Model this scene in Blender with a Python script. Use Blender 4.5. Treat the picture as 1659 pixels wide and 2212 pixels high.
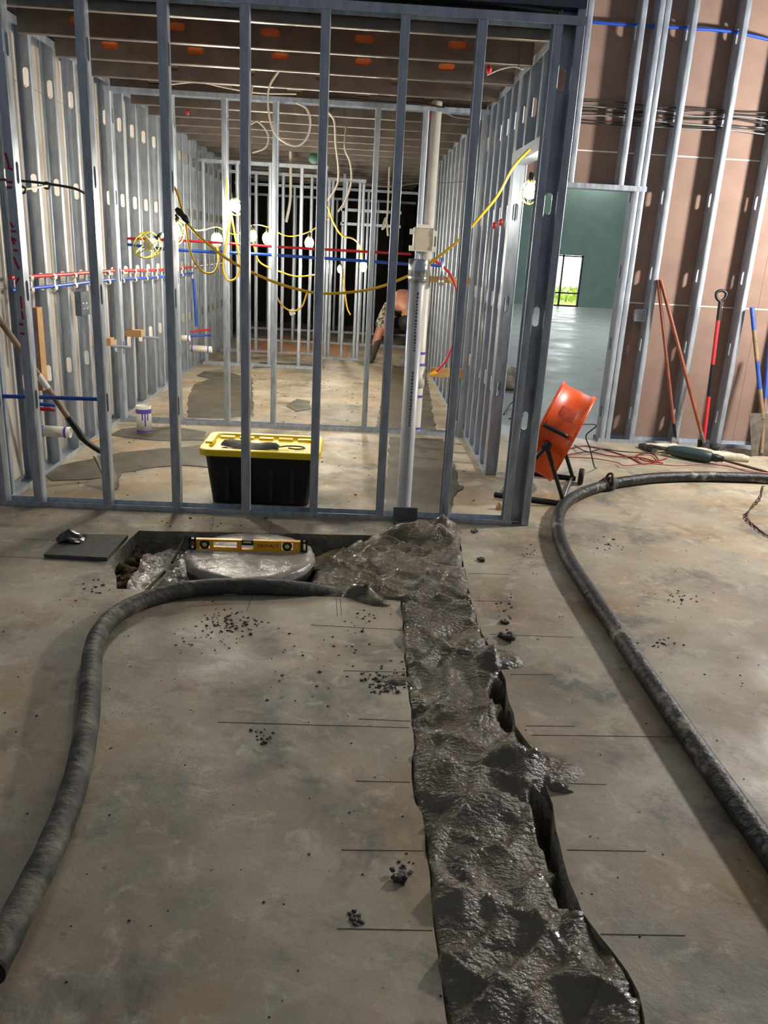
import bpy, bmesh, math, random
import numpy as np
from mathutils import Vector, Matrix
from mathutils.geometry import delaunay_2d_cdt

for o in list(bpy.data.objects):
    bpy.data.objects.remove(o, do_unlink=True)
random.seed(7)
SC = bpy.context.scene
COL = SC.collection

# ------------------------------------------------------------------ camera
W, H = 1659, 2212
F, PITCH, ROLL, YAW, EYE = 1734.38, 0.3167, -0.0547, 0.0464, 1.572
_fw = Vector((math.sin(YAW) * math.cos(PITCH), math.cos(YAW) * math.cos(PITCH), -math.sin(PITCH)))
_rt = Vector((math.cos(YAW), -math.sin(YAW), 0))
_dn = _fw.cross(_rt)
RIGHT = math.cos(ROLL) * _rt + math.sin(ROLL) * _dn
DOWN = -math.sin(ROLL) * _rt + math.cos(ROLL) * _dn
FWD = _fw
CAMPOS = Vector((0, 0, EYE))
cd = bpy.data.cameras.new('camera')
cam = bpy.data.objects.new('camera', cd)
COL.objects.link(cam)
m = Matrix((RIGHT, -DOWN, -FWD)).transposed().to_4x4()
m.translation = CAMPOS
cam.matrix_world = m
cd.sensor_fit = 'HORIZONTAL'
cd.sensor_width = 36.0
cd.lens = F / W * 36.0
cd.clip_start = 0.05
cd.clip_end = 200
SC.camera = cam


def ray(x, y):
    return RIGHT * ((x - W / 2) / F) + DOWN * ((y - H / 2) / F) + FWD


def fl(x, y, z=0.0):
    """photo pixel -> point on the horizontal plane at height z"""
    d = ray(x, y)
    return CAMPOS + d * ((z - EYE) / d.z)


def py(x, y, Y):
    """photo pixel -> point on the vertical plane at depth Y"""
    d = ray(x, y)
    return CAMPOS + d * (Y / d.y)


def px(x, y, X):
    """photo pixel -> point on the side plane at X"""
    d = ray(x, y)
    return CAMPOS + d * (X / d.x)


# ------------------------------------------------------------------ world, big lights, exposure
SC.view_settings.view_transform = 'Standard'
SC.view_settings.look = 'None'
SC.view_settings.gamma = 1.0
SC.view_settings.use_curve_mapping = False
SC.view_settings.exposure = 0.0
wd = bpy.data.worlds.new('world')
SC.world = wd
wd.use_nodes = True
wd.node_tree.nodes['Background'].inputs[0].default_value = (0.80, 0.87, 1.0, 1)
wd.node_tree.nodes['Background'].inputs[1].default_value = 0.18
BULB_W = 30.0          # watts of each bulb of the string
WORK_W = 620.0         # watts of the work light on the tripod
WORK_POS = Vector((4.35, 5.55, 2.35))
HALL_FILL_W = 900.0  # watts of the added overhead fill light in the hall


# ------------------------------------------------------------------ materials
def C(r, g, b):
    def f(v):
        v /= 255.0
        return v / 12.92 if v <= 0.04045 else ((v + 0.055) / 1.055) ** 2.4
    return (f(r), f(g), f(b), 1)


def mat(name, c1, c2=None, scale=6.0, rough=0.6, metal=0.0, bump=0.0, bscale=None, rough2=None,
        stretch=(1, 1, 1), spec=0.5, emit=None, estr=0.0, trans=0.0, alpha=1.0, lo=0.35, hi=0.65, coat=0.0):
    m = bpy.data.materials.new(name)
    m.use_nodes = True
    nt = m.node_tree
    N = nt.nodes
    L = nt.links
    b = N['Principled BSDF']
    b.inputs['Base Color'].default_value = c1
    b.inputs['Roughness'].default_value = rough
    b.inputs['Metallic'].default_value = metal
    b.inputs['Specular IOR Level'].default_value = spec
    b.inputs['Transmission Weight'].default_value = trans
    b.inputs['Alpha'].default_value = alpha
    b.inputs['Coat Weight'].default_value = coat
    if emit:
        b.inputs['Emission Color'].default_value = emit
        b.inputs['Emission Strength'].default_value = estr
    tc = N.new('ShaderNodeTexCoord')
    mp = N.new('ShaderNodeMapping')
    mp.inputs['Scale'].default_value = stretch
    L.new(tc.outputs['Object'], mp.inputs['Vector'])
    nz = N.new('ShaderNodeTexNoise')
    nz.inputs['Scale'].default_value = scale
    nz.inputs['Detail'].default_value = 5
    L.new(mp.outputs[0], nz.inputs['Vector'])
    if c2 is not None:
        rp = N.new('ShaderNodeValToRGB')
        rp.color_ramp.elements[0].position = lo
        rp.color_ramp.elements[1].position = hi
        rp.color_ramp.elements[0].color = c1
        rp.color_ramp.elements[1].color = c2
        L.new(nz.outputs['Fac'], rp.inputs[0])
        L.new(rp.outputs[0], b.inputs['Base Color'])
    if rough2 is not None:
        mr = N.new('ShaderNodeMapRange')
        mr.inputs['From Min'].default_value = 0.3
        mr.inputs['From Max'].default_value = 0.7
        mr.inputs['To Min'].default_value = rough
        mr.inputs['To Max'].default_value = rough2
        L.new(nz.outputs['Fac'], mr.inputs['Value'])
        L.new(mr.outputs[0], b.inputs['Roughness'])
    if bump:
        n2 = N.new('ShaderNodeTexNoise')
        n2.inputs['Scale'].default_value = bscale or scale * 4
        n2.inputs['Detail'].default_value = 6
        L.new(mp.outputs[0], n2.inputs['Vector'])
        bp = N.new('ShaderNodeBump')
        bp.inputs['Strength'].default_value = bump
        bp.inputs['Distance'].default_value = 0.02
        L.new(n2.outputs['Fac'], bp.inputs['Height'])
        L.new(bp.outputs[0], b.inputs['Normal'])
    return m


def floor_material():
    m = bpy.data.materials.new('slab_concrete')
    m.use_nodes = True
    nt = m.node_tree
    N = nt.nodes
    L = nt.links
    b = N['Principled BSDF']
    tc = N.new('ShaderNodeTexCoord')

    def noise(scale, detail=6, rough=0.6, dist=0.0, off=0.0):
        mp = N.new('ShaderNodeMapping')
        mp.inputs['Location'].default_value = (off, off * 0.7, 0)
        L.new(tc.outputs['Object'], mp.inputs['Vector'])
        n = N.new('ShaderNodeTexNoise')
        n.inputs['Scale'].default_value = scale
        n.inputs['Detail'].default_value = detail
        n.inputs['Roughness'].default_value = rough
        n.inputs['Distortion'].default_value = dist
        L.new(mp.outputs[0], n.inputs['Vector'])
        return n.outputs['Fac']

    def ramp(fac, p0, p1, c0=(0, 0, 0, 1), c1=(1, 1, 1, 1)):
        r = N.new('ShaderNodeValToRGB')
        r.color_ramp.elements[0].position = p0
        r.color_ramp.elements[1].position = p1
        r.color_ramp.elements[0].color = c0
        r.color_ramp.elements[1].color = c1
        L.new(fac, r.inputs[0])
        return r.outputs[0]

    def mix(fac, a, bb, k=1.0):
        x = N.new('ShaderNodeMix')
        x.data_type = 'RGBA'
        if k != 1.0:
            mu = N.new('ShaderNodeMath')
            mu.operation = 'MULTIPLY'
            mu.inputs[1].default_value = k
            L.new(fac, mu.inputs[0])
            fac = mu.outputs[0]
        L.new(fac, x.inputs['Factor'])
        for s, v in (('A', a), ('B', bb)):
            sock = [i for i in x.inputs if i.name == s and i.type == 'RGBA'][0]
            if isinstance(v, tuple):
                sock.default_value = v
            else:
                L.new(v, sock)
        return [o for o in x.outputs if o.type == 'RGBA'][0]

    base = ramp(noise(1.1, 8, 0.62), 0.36, 0.64, C(124, 115, 98), C(184, 173, 150))
    c = mix(ramp(noise(1.7, 5, 0.6, 0.4, 3.1), 0.50, 0.70), base, C(160, 128, 84), 0.7)
    c = mix(ramp(noise(3.4, 6, 0.65, 0.2, 7.7), 0.50, 0.68), c, C(178, 150, 132), 0.55)
    c = mix(ramp(noise(2.3, 7, 0.7, 0.3, 12.3), 0.52, 0.64), c, C(100, 97, 90), 0.8)
    c = mix(ramp(noise(9.0, 6, 0.7, 0.6, 21.0), 0.54, 0.70), c, C(208, 198, 176), 0.5)
    c = mix(ramp(noise(26.0, 4, 0.6, 0.0, 33.0), 0.66, 0.74), c, C(70, 64, 54), 0.7)
    L.new(c, b.inputs['Base Color'])
    rr = ramp(noise(2.6, 5, 0.6, 0.3, 41.0), 0.35, 0.7, (0.42, 0.42, 0.42, 1), (0.8, 0.8, 0.8, 1))
    L.new(rr, b.inputs['Roughness'])
    bp = N.new('ShaderNodeBump')
    bp.inputs['Strength'].default_value = 0.25
    bp.inputs['Distance'].default_value = 0.01
    L.new(noise(22, 8, 0.65, 0.0, 50.0), bp.inputs['Height'])
    L.new(bp.outputs[0], b.inputs['Normal'])
    return m


M = {}
M['floor'] = floor_material()
M['edge'] = mat('slab_edge', C(150, 144, 128), C(116, 110, 96), 14, 0.9, bump=0.6, bscale=40)
M['dirt'] = mat('dirt', C(92, 70, 42), C(58, 44, 28), 16, 0.95, bump=0.9, bscale=40)
M['joist'] = mat('joist_steel', C(112, 104, 98), C(128, 119, 110), 8, 0.42, 0.75)
M['galv'] = mat('galvanised_steel', C(158, 167, 178), C(186, 194, 204), 26, 0.36, 0.55, rough2=0.50, bump=0.03, bscale=60, stretch=(1, 1, 0.25))
M['galv_dark'] = mat('dark_steel', C(84, 92, 104), C(100, 108, 120), 12, 0.5, 0.7)
M['board'] = mat('brown_board', C(134, 109, 97), C(144, 118, 105), 5, 0.85, bump=0.05, bscale=60)
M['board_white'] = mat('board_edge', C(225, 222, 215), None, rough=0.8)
M['wallboard_light'] = mat('pale_board', C(206, 200, 192), C(190, 180, 168), 3, 0.8)
M['deck'] = mat('ceiling_deck', C(80, 58, 46), C(92, 68, 54), 3, 0.85)
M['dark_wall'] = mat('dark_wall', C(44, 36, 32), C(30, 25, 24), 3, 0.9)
M['hall_wall'] = mat('hall_wall', C(112, 134, 125), C(120, 142, 133), 2.5, 0.85)
M['hall_floor'] = mat('hall_floor', C(168, 170, 166), C(140, 140, 134), 1.6, 0.22, rough2=0.5, bump=0.03, bscale=5)
M['mud'] = mat('wet_concrete', C(108, 97, 76), C(80, 71, 54), 7, 0.07, rough2=0.22, bump=0.5, bscale=55, spec=0.7, stretch=(1, 1.5, 1))
M['clod'] = mat('mud_clod', C(70, 65, 55), C(52, 48, 40), 30, 0.45, bump=0.6, bscale=60)
M['patch'] = mat('fresh_concrete', C(94, 87, 71), C(76, 70, 57), 5, 0.34, rough2=0.6, bump=0.08, bscale=30)
M['hose_r'] = mat('black_hose', C(24, 23, 22), C(150, 142, 124), 11, 0.5, bump=0.5, bscale=30, stretch=(1, 1, 1), lo=0.60, hi=0.74)
M['hose_l'] = mat('grey_hose', C(58, 56, 51), C(120, 113, 96), 7, 0.6, bump=0.4, bscale=30, stretch=(1, 1.6, 1), lo=0.48, hi=0.72)
M['black'] = mat('black_plastic', C(16, 16, 17), None, rough=0.42)
M['rubber'] = mat('black_rubber', C(22, 22, 22), C(34, 33, 31), 20, 0.7)
M['ring'] = mat('form_ring', C(28, 28, 27), C(46, 44, 40), 12, 0.5)
M['yellow_lid'] = mat('yellow_lid', C(240, 212, 32), C(232, 202, 26), 5, 0.42)
M['level_y'] = mat('level_yellow', C(244, 180, 26), None, rough=0.4)
M['vial'] = mat('vial', C(214, 226, 120), None, rough=0.1, coat=0.6)
M['window_w'] = mat('level_window', C(205, 205, 196), None, rough=0.5)
M['plastic'] = mat('plastic_sheet', C(196, 188, 176), C(160, 150, 136), 8, 0.12, rough2=0.22, bump=0.8, bscale=16, alpha=0.72, spec=0.8)
M['rebar'] = mat('rebar', C(52, 46, 40), C(76, 62, 48), 30, 0.8, 0.4)
M['mat'] = mat('grey_mat', C(66, 66, 66), C(86, 83, 79), 20, 0.7, bump=0.3, bscale=60, stretch=(1, 4, 1))
M['orange'] = mat('fan_orange', C(238, 92, 28), C(226, 78, 22), 9, 0.38)
M['orange_d'] = mat('orange_label', C(196, 62, 36), C(222, 90, 48), 60, 0.5)
M['grommet'] = mat('orange_slot_light', C(242, 128, 66), C(226, 110, 56), 30, 0.6)  # orange light showing through the joist slots, painted as a flat colour
M['pvc'] = mat('pvc', C(226, 222, 210), C(214, 208, 196), 8, 0.38)
M['pvc_grey'] = mat('pvc_grey', C(190, 188, 190), C(202, 200, 198), 6, 0.38)
M['purple'] = mat('primer', C(92, 78, 176), C(110, 96, 190), 30, 0.4)
M['print'] = mat('pipe_print', C(86, 84, 92), None, rough=0.5)
M['red_pex'] = mat('red_pipe', C(196, 34, 44), None, rough=0.35)
M['blue_pex'] = mat('blue_pipe', C(34, 78, 178), None, rough=0.35)
M['yellow_cord'] = mat('yellow_cord', C(220, 176, 40), None, rough=0.45)
M['yellow_cage'] = mat('yellow_cage', C(240, 226, 60), None, rough=0.4)
M['white_cable'] = mat('white_cable', C(206, 196, 180), None, rough=0.5)
M['grey_cable'] = mat('grey_cable', C(150, 150, 150), None, rough=0.4, metal=0.4)
M['dark_cable'] = mat('dark_cable', C(36, 34, 34), None, rough=0.5)
M['red_cord'] = mat('red_cord', C(136, 36, 40), None, rough=0.5)
M['rust'] = mat('rusty_chain', C(96, 60, 48), C(64, 46, 40), 40, 0.7, 0.4)
BA = math.pi * .0142
M['bulb'] = mat('lit_bulb', C(255, 250, 235), None, rough=0.4, emit=(1.0, 0.94, 0.80, 1), estr=BULB_W / BA)
M['bulb_weak'] = mat('dim_bulb', C(255, 250, 235), None, rough=0.4, emit=(1.0, 0.94, 0.80, 1), estr=0.5 * BULB_W / BA)
M['bulb_strong'] = mat('bright_bulb', C(255, 250, 235), None, rough=0.4, emit=(1.0, 0.94, 0.80, 1), estr=1.3 * BULB_W / BA)
M['wood'] = mat('wood', C(206, 164, 104), C(184, 140, 84), 6, 0.6, stretch=(1, 1, 8))
M['handle'] = mat('worn_handle', C(150, 122, 94), C(118, 96, 76), 14, 0.6)
M['copper'] = mat('brown_handle', C(150, 84, 58), C(124, 66, 46), 12, 0.5)
M['red_h'] = mat('red_handle', C(200, 44, 52), None, rough=0.4)
M['blue_h'] = mat('blue_handle', C(44, 76, 158), C(60, 92, 176), 10, 0.45)
M['blade'] = mat('shovel_steel', C(132, 124, 112), C(104, 96, 86), 16, 0.5, 0.5)
M['teal'] = mat('teal_tool', C(34, 56, 58), C(50, 66, 66), 20, 0.5)
M['sack'] = mat('sack', C(216, 206, 186), C(170, 160, 140), 14, 0.8, bump=0.4, bscale=20)
M['dust_black'] = mat('dusty_black', C(34, 34, 36), C(78, 76, 72), 16, 0.7, bump=0.5, bscale=30)
M['chrome'] = mat('chrome', C(200, 202, 205), None, rough=0.2, metal=0.9)
M['red_ink'] = mat('red_marker', C(190, 24, 54), None, rough=0.6)
M['skin'] = mat('skin', C(188, 132, 108), C(172, 114, 92), 6, 0.5)
M['cap'] = mat('black_cap', C(18, 18, 20), None, rough=0.7)
M['camo'] = mat('camo_shorts', C(178, 174, 156), C(76, 74, 62), 22, 0.85, lo=0.44, hi=0.54)
M['boot'] = mat('boot', C(42, 38, 33), C(66, 60, 48), 12, 0.7)
M['sky'] = mat('bright_sky', C(255, 255, 255), None, emit=(0.93, 0.97, 1.0, 1), estr=5.0)
M['leaf'] = mat('hedge_leaf', C(176, 204, 84), C(206, 222, 120), 6, 0.6)
M['grass'] = mat('outdoor_ground', C(150, 165, 90), C(170, 180, 110), 4, 0.9)
M['window_frame'] = mat('window_frame', C(22, 24, 24), None, rough=0.5)
M['cut'] = mat('saw_cut', C(84, 74, 62), C(120, 108, 92), 30, 0.9)
M['tan'] = mat('tan_block', C(190, 150, 104), C(170, 130, 88), 12, 0.7)
M['brown_floor'] = mat('brown_sheet', C(176, 128, 92), C(156, 112, 80), 6, 0.8)
M['green_box'] = mat('green_box', C(64, 96, 84), None, rough=0.6)
M['balloon'] = mat('lit_globe', C(255, 255, 250), None, emit=(1, 0.96, 0.90, 1), estr=WORK_W / (math.pi * .27))

# ------------------------------------------------------------------ helpers
WLOC = {}


def tag(o, label=None, cat=None, group=None, kind=None):
    if label:
        o['label'] = label
    if cat:
        o['category'] = cat
    if group:
        o['group'] = group
    if kind:
        o['kind'] = kind
    return o


def thing(name, label, cat, loc=(0, 0, 0), group=None):
    o = bpy.data.objects.new(name, None)
    o.empty_display_size = 0.1
    COL.objects.link(o)
    o.location = loc
    WLOC[o.name] = Vector(loc)
    return tag(o, label, cat, group)


def catmull(pts, n=6):
    pts = [Vector(p) for p in pts]
    if len(pts) < 3:
        return pts
    P = [pts[0] * 2 - pts[1]] + pts + [pts[-1] * 2 - pts[-2]]
    out = []
    for i in range(1, len(P) - 2):
        p0, p1, p2, p3 = P[i - 1:i + 3]
        for k in range(n):
            t = k / n
            out.append(0.5 * ((2 * p1) + (p2 - p0) * t + (2 * p0 - 5 * p1 + 4 * p2 - p3) * t * t + (3 * p1 - p0 - 3 * p2 + p3) * t ** 3))
    out.append(pts[-1])
    return out


class MB:
    def __init__(self):
        self.v = []
        self.f = []
        self.smooth = []

    def add(self, vs, fs, smooth=False):
        b = len(self.v)
        self.v += [Vector(p) for p in vs]
        for q in fs:
            self.f.append([b + i for i in q])
            self.smooth.append(smooth)
        return self

    def box(self, lo, hi):
        x0, y0, z0 = lo
        x1, y1, z1 = hi
        return self.add([(x0, y0, z0), (x1, y0, z0), (x1, y1, z0), (x0, y1, z0), (x0, y0, z1), (x1, y0, z1), (x1, y1, z1), (x0, y1, z1)],
                        [(0, 3, 2, 1), (4, 5, 6, 7), (0, 1, 5, 4), (1, 2, 6, 5), (2, 3, 7, 6), (3, 0, 4, 7)])

    def obox(self, c, u, v, w):
        """oriented box: centre and three half vectors"""
        c, u, v, w = Vector(c), Vector(u), Vector(v), Vector(w)
        P = [c + a * u + b * v + d * w for d in (-1, 1) for b in (-1, 1) for a in (-1, 1)]
        return self.add(P, [(0, 2, 3, 1), (4, 5, 7, 6), (0, 1, 5, 4), (1, 3, 7, 5), (3, 2, 6, 7), (2, 0, 4, 6)])

    def tube(self, pts, r, n=8, cap=True, smooth=True):
        pts = [Vector(p) for p in pts]
        rs = r if isinstance(r, (list, tuple)) else [r] * len(pts)
        t = (pts[1] - pts[0]).normalized()
        a = Vector((0, 0, 1)) if abs(t.z) < 0.9 else Vector((1, 0, 0))
        u = t.cross(a).normalized()
        vs, fs = [], []
        for i, p in enumerate(pts):
            if i == 0:
                t = pts[1] - pts[0]
            elif i == len(pts) - 1:
                t = pts[-1] - pts[-2]
            else:
                t = pts[i + 1] - pts[i - 1]
            t = t.normalized()
            u = (u - t * u.dot(t)).normalized()
            w = t.cross(u)
            for k in range(n):
                an = 2 * math.pi * k / n
                vs.append(p + (u * math.cos(an) + w * math.sin(an)) * rs[i])
        for i in range(len(pts) - 1):
            for k in range(n):
                k2 = (k + 1) % n
                fs.append((i * n + k, i * n + k2, (i + 1) * n + k2, (i + 1) * n + k))
        self.add(vs, fs, smooth)
        if cap:
            self.add(vs[:n], [tuple(range(n))[::-1]])
            self.add(vs[-n:], [tuple(range(n))])
        return self

    def lathe(self, prof, origin, axis=(0, 0, 1), n=24, smooth=True):
        """prof: list of (radius, height along axis)"""
        ax = Vector(axis).normalized()
        a = Vector((0, 0, 1)) if abs(ax.z) < 0.9 else Vector((1, 0, 0))
        u = ax.cross(a).normalized()
        w = ax.cross(u)
        o = Vector(origin)
        vs, fs = [], []
        for r, h in prof:
            for k in range(n):
                an = 2 * math.pi * k / n
                vs.append(o + ax * h + (u * math.cos(an) + w * math.sin(an)) * r)
        for i in range(len(prof) - 1):
            for k in range(n):
                k2 = (k + 1) % n
                fs.append((i * n + k, i * n + k2, (i + 1) * n + k2, (i + 1) * n + k))
        return self.add(vs, fs, smooth)

    def blob(self, c, r, squash=(1, 1, 1), jit=0.25, seg=6, rings=4):
        c = Vector(c)
        vs = [c + Vector((0, 0, r * squash[2]))]
        for i in range(1, rings):
            th = math.pi * i / rings
            for k in range(seg):
                ph = 2 * math.pi * k / seg
                j = 1 + random.uniform(-jit, jit)
                vs.append(c + Vector((r * squash[0] * math.sin(th) * math.cos(ph) * j, r * squash[1] * math.sin(th) * math.sin(ph) * j, r * squash[2] * math.cos(th) * j)))
        vs.append(c - Vector((0, 0, r * squash[2])))
        fs = []
        for k in range(seg):
            fs.append((0, 1 + k, 1 + (k + 1) % seg))
        for i in range(rings - 2):
            for k in range(seg):
                a = 1 + i * seg
                fs.append((a + k, a + seg + k, a + seg + (k + 1) % seg, a + (k + 1) % seg))
        a = 1 + (rings - 2) * seg
        for k in range(seg):
            fs.append((a + k, len(vs) - 1, a + (k + 1) % seg))
        return self.add(vs, fs, True)

    def mesh(self, name):
        me = bpy.data.meshes.new(name)
        me.from_pydata([tuple(p) for p in self.v], [], self.f)
        me.polygons.foreach_set('use_smooth', self.smooth)
        me.update()
        return me

    def build(self, name, material, parent=None, origin=None):
        """one mesh object; vertices are given in world coordinates"""
        if parent is not None:
            off = WLOC.get(parent.name, Vector((0, 0, 0)))
        elif origin is not None:
            off = Vector(origin)
        else:
            xs = [p.x for p in self.v]
            ys = [p.y for p in self.v]
            zs = [p.z for p in self.v]
            off = Vector(((min(xs) + max(xs)) / 2, (min(ys) + max(ys)) / 2, min(zs)))
        self.v = [p - off for p in self.v]
        me = self.mesh(name)
        me.materials.append(M[material])
        o = bpy.data.objects.new(name, me)
        COL.objects.link(o)
        if parent is not None:
            o.parent = parent
        else:
            o.location = off
        WLOC[o.name] = off
        return o


def struct(o):
    o['kind'] = 'structure'
    return o


def link(name, me, parent, loc, rz=0.0):
    """share mesh data: a part at a world place under its structure"""
    o = bpy.data.objects.new(name, me)
    COL.objects.link(o)
    o.parent = parent
    o.location = Vector(loc) - WLOC.get(parent.name, Vector((0, 0, 0)))
    o.rotation_euler = (0, 0, rz)
    WLOC[o.name] = Vector(loc)
    return o


def inside(poly, x, y):
    c = False
    n = len(poly)
    j = n - 1
    for i in range(n):
        xi, yi = poly[i]
        xj, yj = poly[j]
        if (yi > y) != (yj > y) and x < (xj - xi) * (y - yi) / (yj - yi) + xi:
            c = not c
        j = i
    return c


# ================================================================== SETTING
# ---- floor slab with the trench and the pit cut out
HOLE_PX = [(300, 1146), (850, 1157), (850, 1129), (985, 1134), (993, 1167), (1002, 1225), (1016, 1283), (1029, 1330), (1041, 1369), (1058, 1400),
           (1078, 1440), (1092, 1467), (1099, 1514), (1114, 1568), (1132, 1594), (1154, 1622), (1175, 1680), (1194, 1737), (1201, 1791),
           (1217, 1858), (1231, 1906), (1249, 1946), (1257, 1970), (1293, 2018), (1325, 2057), (1357, 2101), (1380, 2145), (1392, 2197), (1400, 2300),
           (985, 2300), (963, 2197), (951, 2097), (939, 2018), (931, 1938), (919, 1839), (911, 1755), (897, 1735), (889, 1680), (895, 1615),
           (893, 1586), (888, 1532), (877, 1442), (871, 1369), (866, 1297), (726, 1289), (550, 1283), (250, 1272), (247, 1235), (232, 1212), (278, 1166)]
HOLE = [(fl(*q).x, fl(*q).y) for q in HOLE_PX]


def refine(poly, step=0.06, jit=0.006):
    out = []
    n = len(poly)
    for i in range(n):
        a = Vector(poly[i])
        b = Vector(poly[(i + 1) % n])
        k = max(1, int((b - a).length / step))
        for s in range(k):
            p = a.lerp(b, s / k)
            if s:
                p = p + Vector((random.uniform(-jit, jit), random.uniform(-jit, jit)))
            out.append((p.x, p.y))
    return out


HOLE = refine(HOLE)
OUT = [(-7, -3), (7, -3), (7, 7.24), (1.12, 7.24), (1.12, 18), (-7, 18)]
verts2 = [Vector(p) for p in OUT] + [Vector(p) for p in HOLE]
no, nh = len(OUT), len(HOLE)
edges2 = [(i, (i + 1) % no) for i in range(no)] + [(no + i, no + (i + 1) % nh) for i in range(nh)]
ov, oe, of = delaunay_2d_cdt(verts2, edges2, [], 0, 1e-6)[:3]
b = MB()
tri = []
for t in of:
    cx = sum(ov[i].x for i in t) / 3
    cy = sum(ov[i].y for i in t) / 3
    if inside(OUT, cx, cy) and not inside(HOLE, cx, cy):
        tri.append(t)
b.add([(p.x, p.y, 0) for p in ov], tri)
FLOOR = struct(b.build('floor', 'floor', origin=(0, 0, 0)))
b = MB()
n = len(HOLE)
b.add([(x, y, 0) for x, y in HOLE] + [(x + random.uniform(-.01, .01), y + random.uniform(-.01, .01), -.075) for x, y in HOLE] + [(x, y, -.17) for x, y in HOLE],
      [(i, (i + 1) % n, n + (i + 1) % n, n + i) for i in range(n)] + [(n + i, n + (i + 1) % n, 2 * n + (i + 1) % n, 2 * n + i) for i in range(n)])
b.build('cut_edge', 'edge', FLOOR)
# dirt bed below the cut
b = MB()
g = 60
vs, fs = [], []
for j in range(g):
    for i in range(g):
        x = -1.35 + 2.35 * i / (g - 1)
        y = 0.9 + 3.72 * j / (g - 1)
        vs.append((x, y, -0.17 + random.uniform(-.012, .012)))
for j in range(g - 1):
    for i in range(g - 1):
        a = j * g + i
        fs.append((a, a + 1, a + g + 1, a + g))
b.add(vs, fs, True)
b.build('dirt_bed', 'dirt', FLOOR)
# saw cuts scored across the slab
CUTS = [((1012, 1239), (1102, 1241)), ((1024, 1298), (1104, 1299)), ((1058, 1370), (1240, 1377)), ((1102, 1457), (1195, 1457)), ((1136, 1568), (1242, 1569)),
        ((1148, 1588), (1470, 1592)), ((1222, 1692), (1310, 1695)), ((1224, 1836), (1396, 1839)), ((1298, 2018), (1480, 2021)),
        ((546, 1286), (534, 1318)), ((726, 1291), (729, 1332)), ((735, 1293), (738, 1330)), ((672, 1350), (868, 1361)), ((742, 1449), (876, 1452)),
        ((775, 1553), (886, 1558)), ((470, 1560), (884, 1572)), ((768, 1687), (886, 1690)), ((738, 1836), (914, 1838)), ((728, 2006), (934, 2010)),
        ((462, 1121), (455, 1147)), ((586, 1120), (583, 1150)), ((733, 1131), (733, 1152)), ((0, 1202), (95, 1206)), ((50, 1164), (140, 1168))]
for a, c in CUTS:
    pa, pc = fl(*a), fl(*c)
    d = (pc - pa).normalized()
    s = Vector((-d.y, d.x, 0)) * 0.0015
    z = Vector((0, 0, 0.0012))
    b = MB()
    b.add([pa - s, pa + s, pc + s, pc - s, pa - s + z, pa + s + z, pc + s * .4 + z, pc - s * .4 + z], [(4, 7, 6, 5), (0, 1, 5, 4), (2, 3, 7, 6), (1, 2, 6, 5), (3, 0, 4, 7)])
    b.build('saw_cut', 'cut', FLOOR)

# ---- hall beyond the doorway
HY = 28.4
b = MB()
b.add([(1.12, 7.24, 0), (16, 7.24, 0), (16, HY, 0), (1.12, HY, 0)], [(0, 1, 2, 3)])
struct(b.build('floor', 'hall_floor', origin=(0, 0, 0)))
wx0, wx1, wz1 = 6.66, 7.62, 1.68
b = MB()
b.box((1.0, HY, 0), (wx0, HY + .2, 6)).box((wx1, HY, 0), (16.2, HY + .2, 6)).box((wx0, HY, wz1), (wx1, HY + .2, 6))
struct(b.build('wall_hall', 'hall_wall'))
b = MB()
b.box((16, 7.24, 0), (16.2, HY, 6))
struct(b.build('wall_hall_side', 'hall_wall'))
b = MB()
for x in (wx0, wx0 + .26, wx1 - .05):
    b.box((x, HY - .03, 0), (x + .05, HY + .07, wz1))
for z in (0, .42, wz1 - .05):
    b.box((wx0, HY - .03, z), (wx1, HY + .07, z + .045))
win = struct(b.build('window_1', 'window_frame'))
M['glass'] = mat('glass', C(250, 252, 252), None, rough=0.02, trans=1.0, alpha=0.25)
for x0, x1, z0, z1 in ((wx0, wx0 + .26, .42, wz1), (wx0 + .26, wx1, .42, wz1), (wx0, wx0 + .26, 0, .42), (wx0 + .26, wx1, 0, .42)):
    b = MB()
    b.box((x0 + .04, HY + .01, z0 + .04), (x1 - .01, HY + .018, z1 - .04))
    b.build('pane', 'glass', win)
# outdoors: bright overcast sky, lawn and a hedge
b = MB()
b.add([(-10, 48, -1), (26, 48, -1), (26, 48, 12), (-10, 48, 12)], [(0, 1, 2, 3)])
struct(b.build('sky', 'sky'))
b = MB()
b.add([(-10, HY + .2, -.02), (26, HY + .2, -.02), (26, 48, -.02), (-10, 48, -.02)], [(0, 1, 2, 3)])
struct(b.build('ground_outdoors', 'grass'))
hd = thing('hedge', 'clipped yellow-green hedge outside the hall window', 'hedge', (7.3, 31.2, 0))
b = MB()
for i in range(520):
    c = Vector((random.uniform(5.4, 9.2), random.uniform(30.9, 31.5), random.uniform(.02, .56)))
    a = random.uniform(0, 6.28)
    u = Vector((math.cos(a), random.uniform(-.5, .5), math.sin(a))) * .09
    w = Vector((-math.sin(a), random.uniform(-.5, .5), math.cos(a))) * .05
    b.add([c - u, c + w, c + u, c - w], [(0, 1, 2, 3)])
o = b.build('foliage', 'leaf', hd)
o['kind'] = 'stuff'
for i in range(7):
    b = MB()
    b.tube([(5.7 + i * .55, 31.2, 0), (5.72 + i * .55, 31.2, .8)], .03, 5)
    b.build('stem', 'rebar', hd)
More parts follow.
